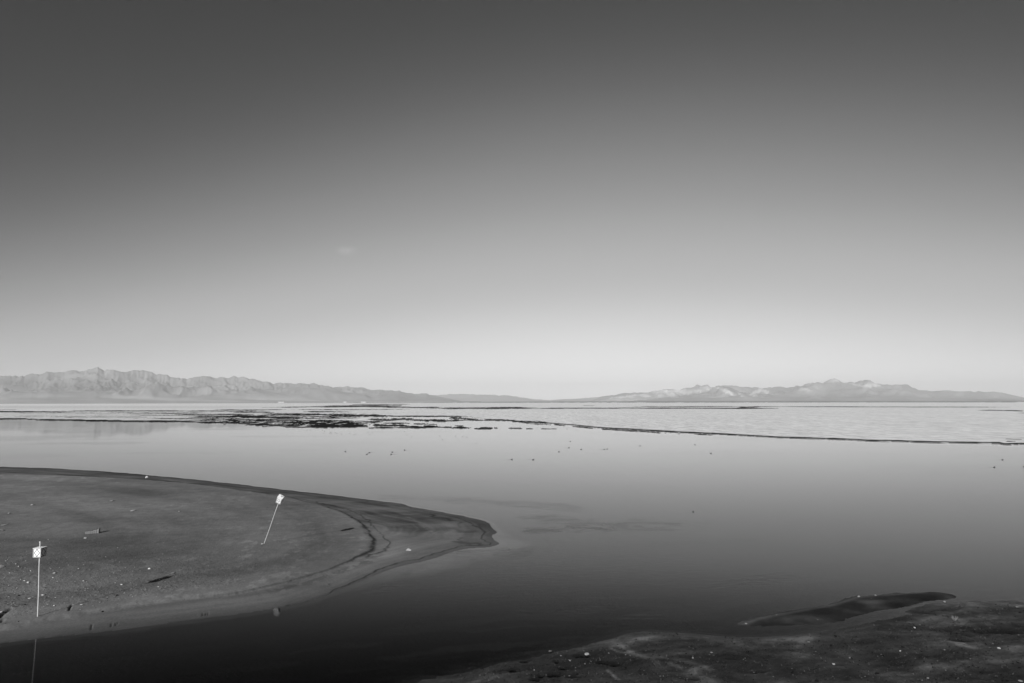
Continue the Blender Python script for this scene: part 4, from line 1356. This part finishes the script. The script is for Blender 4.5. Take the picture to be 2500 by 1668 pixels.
for (nm, dr, word), lst in buck.items():
    lst.sort(key=lambda q: q[0])
    for i_, (_, o) in enumerate(lst):
        o['label'] = (word + ' ' + dr + ' ' + nm) if len(lst) == 1 else (ORD[min(i_, 11)] + ' ' + word + ' ' + dr + ' ' + nm)


# fine pebbles nobody could count
def pebbles(name, n, zf, region, mat, smin, smax, seed):
    rg = random.Random(seed)
    V, F = [], []
    octa = [(1, 0, 0), (0, 1, 0), (-1, 0, 0), (0, -1, 0), (0, 0, 1)]
    fc = [(0, 1, 4), (1, 2, 4), (2, 3, 4), (3, 0, 4)]
    got = 0
    tries = 0
    while got < n and tries < n * 20:
        tries += 1
        r_ = region(rg)
        if r_ is None:
            continue
        x, y, z = r_
        s = rg.uniform(smin, smax) ** 1.0
        a = rg.uniform(0, 6.28)
        b0 = len(V)
        for (ox, oy, oz) in octa:
            k = rg.uniform(0.7, 1.2)
            xx, yy = ox * math.cos(a) - oy * math.sin(a), ox * math.sin(a) + oy * math.cos(a)
            V.append((x + xx * s * k, y + yy * s * k, z - 0.01 + oz * s * 0.8 * k))
        F += [tuple(b0 + i for i in f) for f in fc]
        got += 1
    me = mesh_np(name, V, F, None, False)
    me.materials.append(mat)
    o = link(bpy.data.objects.new(name, me))
    tag(o, kind='stuff')
    return o


def reg_bar(rg):
    px = rg.uniform(0, 700) if rg.random() < 0.7 else rg.uniform(0, 420)
    py = rg.uniform(1260, 1500)
    if rg.random() > 0.35 + 0.65 * min(1, max(0, (700 - px) / 500)) * min(1, max(0, (py - 1260) / 140)):
        return None
    q = on(px, py, barz, 2)
    if not (sdist(np.array([q.x]), np.array([q.y]), sc_poly)[0] > 0.4):
        return None
    return q.x, q.y, q.z


def reg_shore(rg):
    px, py = rg.uniform(1100, 2500), rg.uniform(1470, 1668)
    q = on(px, py, shz, 2)
    if shz(q.x, q.y) < 0.02:
        return None
    return q.x, q.y, q.z


pebbles('bar_pebbles', 700, barz, reg_bar, mat_bmid, 0.02, 0.045, 5)
pebbles('bar_dark_grit', 500, barz, reg_bar, mat_dark, 0.015, 0.045, 6)
pebbles('shore_grit', 2600, shz, reg_shore, mat_dark, 0.012, 0.05, 7)
pebbles('shore_mud_crumbs', 1500, shz, reg_shore, mat_crumb, 0.012, 0.045, 9)
pebbles('shore_pale_grit', 260, shz, reg_shore, mat_pale, 0.008, 0.02, 8)

# ------------------------------------------------------------------ broken crate half buried in the sand
c = on(224, 1303, barz)
cr = empty('broken_crate', (c.x, c.y, c.z), R(20))
Lc = 28 * c.y / FPX
nsl = 7
for i in range(nsl):
    u = -Lc / 2 + (i + 0.5) * Lc / nsl
    hgt = 0.15 + 0.13 * i / (nsl - 1) + rnd.uniform(-0.02, 0.02)
    b = MB()
    b.box((0, 0, 0), (Lc / nsl * 0.62, 0.025, hgt + 0.12), Matrix.Rotation(rnd.uniform(-0.05, 0.05), 3, 'Y'))
    o = b.build('slat', mat_wood, cr)
    o.location = (u, rnd.uniform(-0.01, 0.01), hgt / 2 - 0.06)
for zz in (0.06, 0.16):
    b = MB()
    b.box((0.02, 0.03, zz), (Lc * 0.98, 0.03, 0.035), Matrix.Rotation(-0.06, 3, 'Y'))
    b.build('rail', mat_wood, cr)
b = MB()
b.box((Lc / 2 + 0.01, 0.20, 0.12), (0.03, 0.55, 0.42))  # board made taller and wider to cast a larger black shadow
b.build('end_board', mat_wood, cr)
b = MB()
b.tube([(Lc / 2 - 0.04, 0.02, -0.1), (Lc / 2 - 0.02, 0.03, 0.48)], [0.014, 0.009], 6)
b.build('stake', mat_wood, cr)
tag(cr, 'half buried broken slatted wooden crate casting a black shadow on the sand', 'crate')

# white crumpled lump by a small puddle near the tip of the bar
c = on(997, 1344, barz)
b = MB()
lump = empty('white_litter', (c.x, c.y, c.z))
import bmesh
for (ox, oy, sx, sz, nm, sd) in ((0, 0, 0.22, 0.12, 'crumpled_sheet', 3), (-0.11, -0.03, 0.09, 0.05, 'torn_corner', 4), (0.13, -0.03, 0.15, 0.05, 'flap', 5)):
    bm = bmesh.new()
    bmesh.ops.create_icosphere(bm, subdivisions=3, radius=0.5)
    for v_ in bm.verts:
        n = mn.noise(v_.co * 4.2 + Vector((sd * 3.1, sd, 0))) + 0.5 * mn.noise(v_.co * 9 + Vector((sd, 1, 0)))
        v_.co *= 1 + 0.5 * n
        v_.co.x *= sx
        v_.co.y *= sx * 0.6
        v_.co.z = max(v_.co.z * sz * 2, -0.02)
        v_.co += Vector((ox, oy, 0.01))
    me = bpy.data.meshes.new(nm)
    bm.to_mesh(me)
    bm.free()
    me.materials.append(mat_bright)
    link(bpy.data.objects.new(nm, me), lump)
tag(lump, 'crumpled white sheet of litter on wet sand near the tip of the sand bar', 'litter')


# ------------------------------------------------------------------ twigs, driftwood, weed
def tangle(px, py, wpx, zf, mat, name, label, cat, n=8, upr=0.35, seed=1, group=None):
    rg = random.Random(seed)
    c = on(px, py, zf)
    wd_ = wpx * c.y / FPX
    e_ = empty(name, (c.x, c.y, c.z))
    for i in range(n):
        a = rg.uniform(0, 6.28)
        L = wd_ * rg.uniform(0.3, 0.6)
        pts = [Vector((rg.uniform(-.05, .05) * wd_, rg.uniform(-.05, .05) * wd_, 0.0))]
        d = Vector((math.cos(a), math.sin(a), rg.uniform(0.3, 1.0) * upr * 2)).normalized()
        for k in range(4):
            d = (d + Vector((rg.uniform(-.3, .3), rg.uniform(-.3, .3), rg.uniform(-.15, .15)))).normalized()
            q = pts[-1] + d * L / 4
            q.z = max(q.z, 0.006)
            pts.append(q)
        b = MB()
        r0 = wd_ * 0.012 + 0.002
        b.tube(pts, [r0, r0 * .85, r0 * .7, r0 * .5, r0 * .3], 5)
        tw = pts[2]
        d2_ = (d + Vector((rg.uniform(-.8, .8), rg.uniform(-.8, .8), 0.2))).normalized()
        b.tube([tw, tw + d2_ * L * 0.25, tw + d2_ * L * 0.4 + Vector((0, 0, 0.01))], [r0 * .6, r0 * .45, r0 * .25], 4)
        b.build('twig', mat, e_)
    tag(e_, label, cat, group)
    return e_


tangle(2331, 1515, 22, shz, mat_twig, 'dry_bush', 'pale dry leafless twig bush lying on the right shore', 'bush', 26, 0.75, 3)
tangle(801, 1428, 15, barz, mat_dkwood, 'weed_tangle', 'dark tangle of dead weed on the smooth sand below the wrack line', 'weed', 7, 0.15, 4)
tangle(703, 1434, 6, barz, mat_dkwood, 'weed_tangle', 'tiny dark scrap of weed on the smooth sand, leftmost of three', 'weed', 4, 0.15, 5)
tangle(722, 1442, 4, barz, mat_dkwood, 'weed_tangle', 'speck of dark weed on the smooth sand, between two larger scraps', 'weed', 3, 0.15, 6)
tangle(451, 1462, 5, barz, mat_dkwood, 'weed_tangle', 'dark scrap of weed at the left start of the wrack line', 'weed', 4, 0.2, 7)
tangle(40, 1378, 8, barz, mat_dkwood, 'weed_tangle', 'dark scrap of weed right of the pale slab at the left edge', 'weed', 5, 0.3, 8)
tangle(615, 1392, 8, barz, mat_dkwood, 'weed_tangle', 'faint scatter of dark weed on the plateau below the leaning pole', 'weed', 6, 0.15, 9)
# short pale stick near the left edge
c = on(13, 1283, barz)
b = MB()
b.tube([(-0.22, -0.15, 0.03), (0.0, 0.03, 0.06), (0.22, 0.2, 0.10)], [0.03, 0.028, 0.016], 6)
o = b.build('stick', mat_wood, None, True)
o.location = c
tag(o, 'short bleached stick lying on the sand by the left edge', 'stick')

# ------------------------------------------------------------------ water birds
def ellipsoid(b, c, r, seg=10, ring=6, taper=None):
    vs, fs = [], []
    for i in range(ring + 1):
        th = math.pi * i / ring
        for k in range(seg):
            ph = 2 * math.pi * k / seg
            x = math.cos(th)
            y, z = math.sin(th) * math.cos(ph), math.sin(th) * math.sin(ph)
            s = taper(x) if taper else (1, 0)
            vs.append((c[0] + x * r[0], c[1] + y * r[1] * s[0], c[2] + z * r[2] * s[0] + s[1]))
    for i in range(ring):
        for k in range(seg):
            fs.append((i * seg + k, i * seg + (k + 1) % seg, (i + 1) * seg + (k + 1) % seg, (i + 1) * seg + k))
    b.add(vs, fs)


b = MB()
ellipsoid(b, (0, 0, 0.06), (0.25, 0.12, 0.10), taper=lambda x: (1.0 if x > -0.3 else 1.0 + (x + 0.3) * 0.7, max(0, -x - 0.5) * 0.08))
me_body = b.mesh('body', mat_bird, True)
b = MB()
b.tube([(0.17, 0, 0.10), (0.215, 0, 0.17), (0.225, 0, 0.23)], [0.055, 0.036, 0.034], 8)
ellipsoid(b, (0.245, 0, 0.255), (0.055, 0.040, 0.042))
me_head = b.mesh('head', mat_bird, True)
b = MB()
b.tube([(0.29, 0, 0.252), (0.335, 0, 0.243)], [0.016, 0.006], 6)
me_bill = b.mesh('bill', mat_bill, True)
b = MB()       # V wake: two very low ridges of water trailing behind
for sg in (-1, 1):
    b.add([(-0.2, sg * 0.08, 0.004), (-1.7, sg * 0.42, 0.002), (-1.7, sg * 0.38, 0.008), (-0.2, sg * 0.05, 0.014), (-1.7, sg * 0.34, 0.002), (-0.2, sg * 0.02, 0.004)],
          [(0, 1, 2, 3), (3, 2, 4, 5)] if sg > 0 else [(3, 2, 1, 0), (5, 4, 2, 3)])
me_wake = b.mesh('wake', mat_water, True)

BIRDS = []
c2_ = [(502, 505), (526, 506), (628, 506), (644, 513), (641, 530), (697, 524), (687, 533), (702, 535), (734, 525), (745, 531), (787, 538), (852, 534), (888, 541), (905, 537),
       (1002, 524), (1016, 543), (1040, 528), (1302, 517), (1320, 547), (1360, 561), (1591, 553), (1614, 584), (1720, 554), (1778, 559), (1812, 562), (1889, 614)]
for (a, b_) in c2_:
    side = 'left part' if a < 1100 else 'middle'
    BIRDS.append((600 + a / 3.357, 900 + b_ / 3.357, rnd.choice((0, math.pi)), False,
                  side, 0.58))
S3 = [(816, 681, 600, 'dark bird afloat alone, left of the birds with wakes', 0, False), (991, 703, 600, 'dark bird afloat below left of a short dark wake', 0, False),
      (1014, 690, 600, 'low dark bird with a short dark wake beside it', math.pi, True), (1202, 686, 600, 'dark bird with a faint wake, upper of a close pair', math.pi, True),
      (1193, 704, 600, 'dark bird, lower of a close pair', math.pi, True), (1303, 669, 600, 'dark bird with a long wake to its right above the pair', math.pi, True),
      (165, 747, 1200, 'dark bird swimming right, left of two in line at mid water', 0, True), (340, 748, 1200, 'dark bird swimming right, right of two in line at mid water', 0, True),
      (552, 683, 1200, 'lone dark bird above right of the two in line', 0, False), (633, 650, 1200, 'dark bird left of the middle channel group', 0, True),
      (645, 597, 1200, 'faint dark bird nearest the crust edge in mid water', 0, False), (733, 663, 1200, 'round dark bird between two faint swimmers', 0, False),
      (922, 664, 1200, 'dark bird with a faint wake, left of a pair', 0, True), (947, 660, 1200, 'dark bird, right of a pair with faint wakes', 0, True),
      (1215, 635, 1200, 'lone faint bird just below the broken crust edge', 0, False), (1666, 625, 1200, 'dark bird close under the long crust edge', 0, False),
      (1797, 696, 1200, 'rightmost lone dark bird of the middle water', 0, False), (2172, 749, 1800, 'dark bird swimming right on the right water, upper of two', 0, True),
      (2105, 810, 1800, 'dark bird swimming right on the right water, lower of two', 0, True), (2348, 805, 1800, 'dark bird cut by the right edge of the picture', 0, False)]
for (a, b_, ox, lab, rz, wk) in S3:
    BIRDS.append((ox + a / 3.357, 900 + b_ / 3.357, rz, wk, lab, 0.78))
BIRDS.append((1692, 1250, 0.3, False, 'single tiny bird alone on the open water at centre right', 0.45))
NTH = ['first', 'second', 'third', 'fourth', 'fifth', 'sixth', 'seventh', 'eighth', 'ninth', 'tenth', 'eleventh', 'twelfth', 'thirteenth', 'fourteenth', 'fifteenth', 'sixteenth', 'seventeenth', 'eighteenth']
for sd_, nm_ in (('left part', 'in the flock just off the dark reef streaks'), ('middle', 'in the loose flock at mid water below the reef')):
    ids = sorted([i for i, b_ in enumerate(BIRDS) if b_[4] == sd_], key=lambda i: BIRDS[i][0])
    for n_, i in enumerate(ids):
        BIRDS[i] = BIRDS[i][:4] + (NTH[n_] + ' tiny bird from left ' + nm_,) + BIRDS[i][5:]
for (px, py, rz, wk, lab, sc_) in BIRDS:
    q = G(px, py, 0.0)
    e_ = empty('water_bird', (q.x, q.y, 0.0), rz + rnd.uniform(-0.35, 0.35))
    e_.scale = (sc_ * 0.85,) * 3
    for nm, me in (('body', me_body), ('head', me_head), ('bill', me_bill)) + ((('wake', me_wake),) if wk else ()):
        link(bpy.data.objects.new(nm, me), e_)
    tag(e_, lab, 'bird', 'dark water birds afloat on the calm lake')
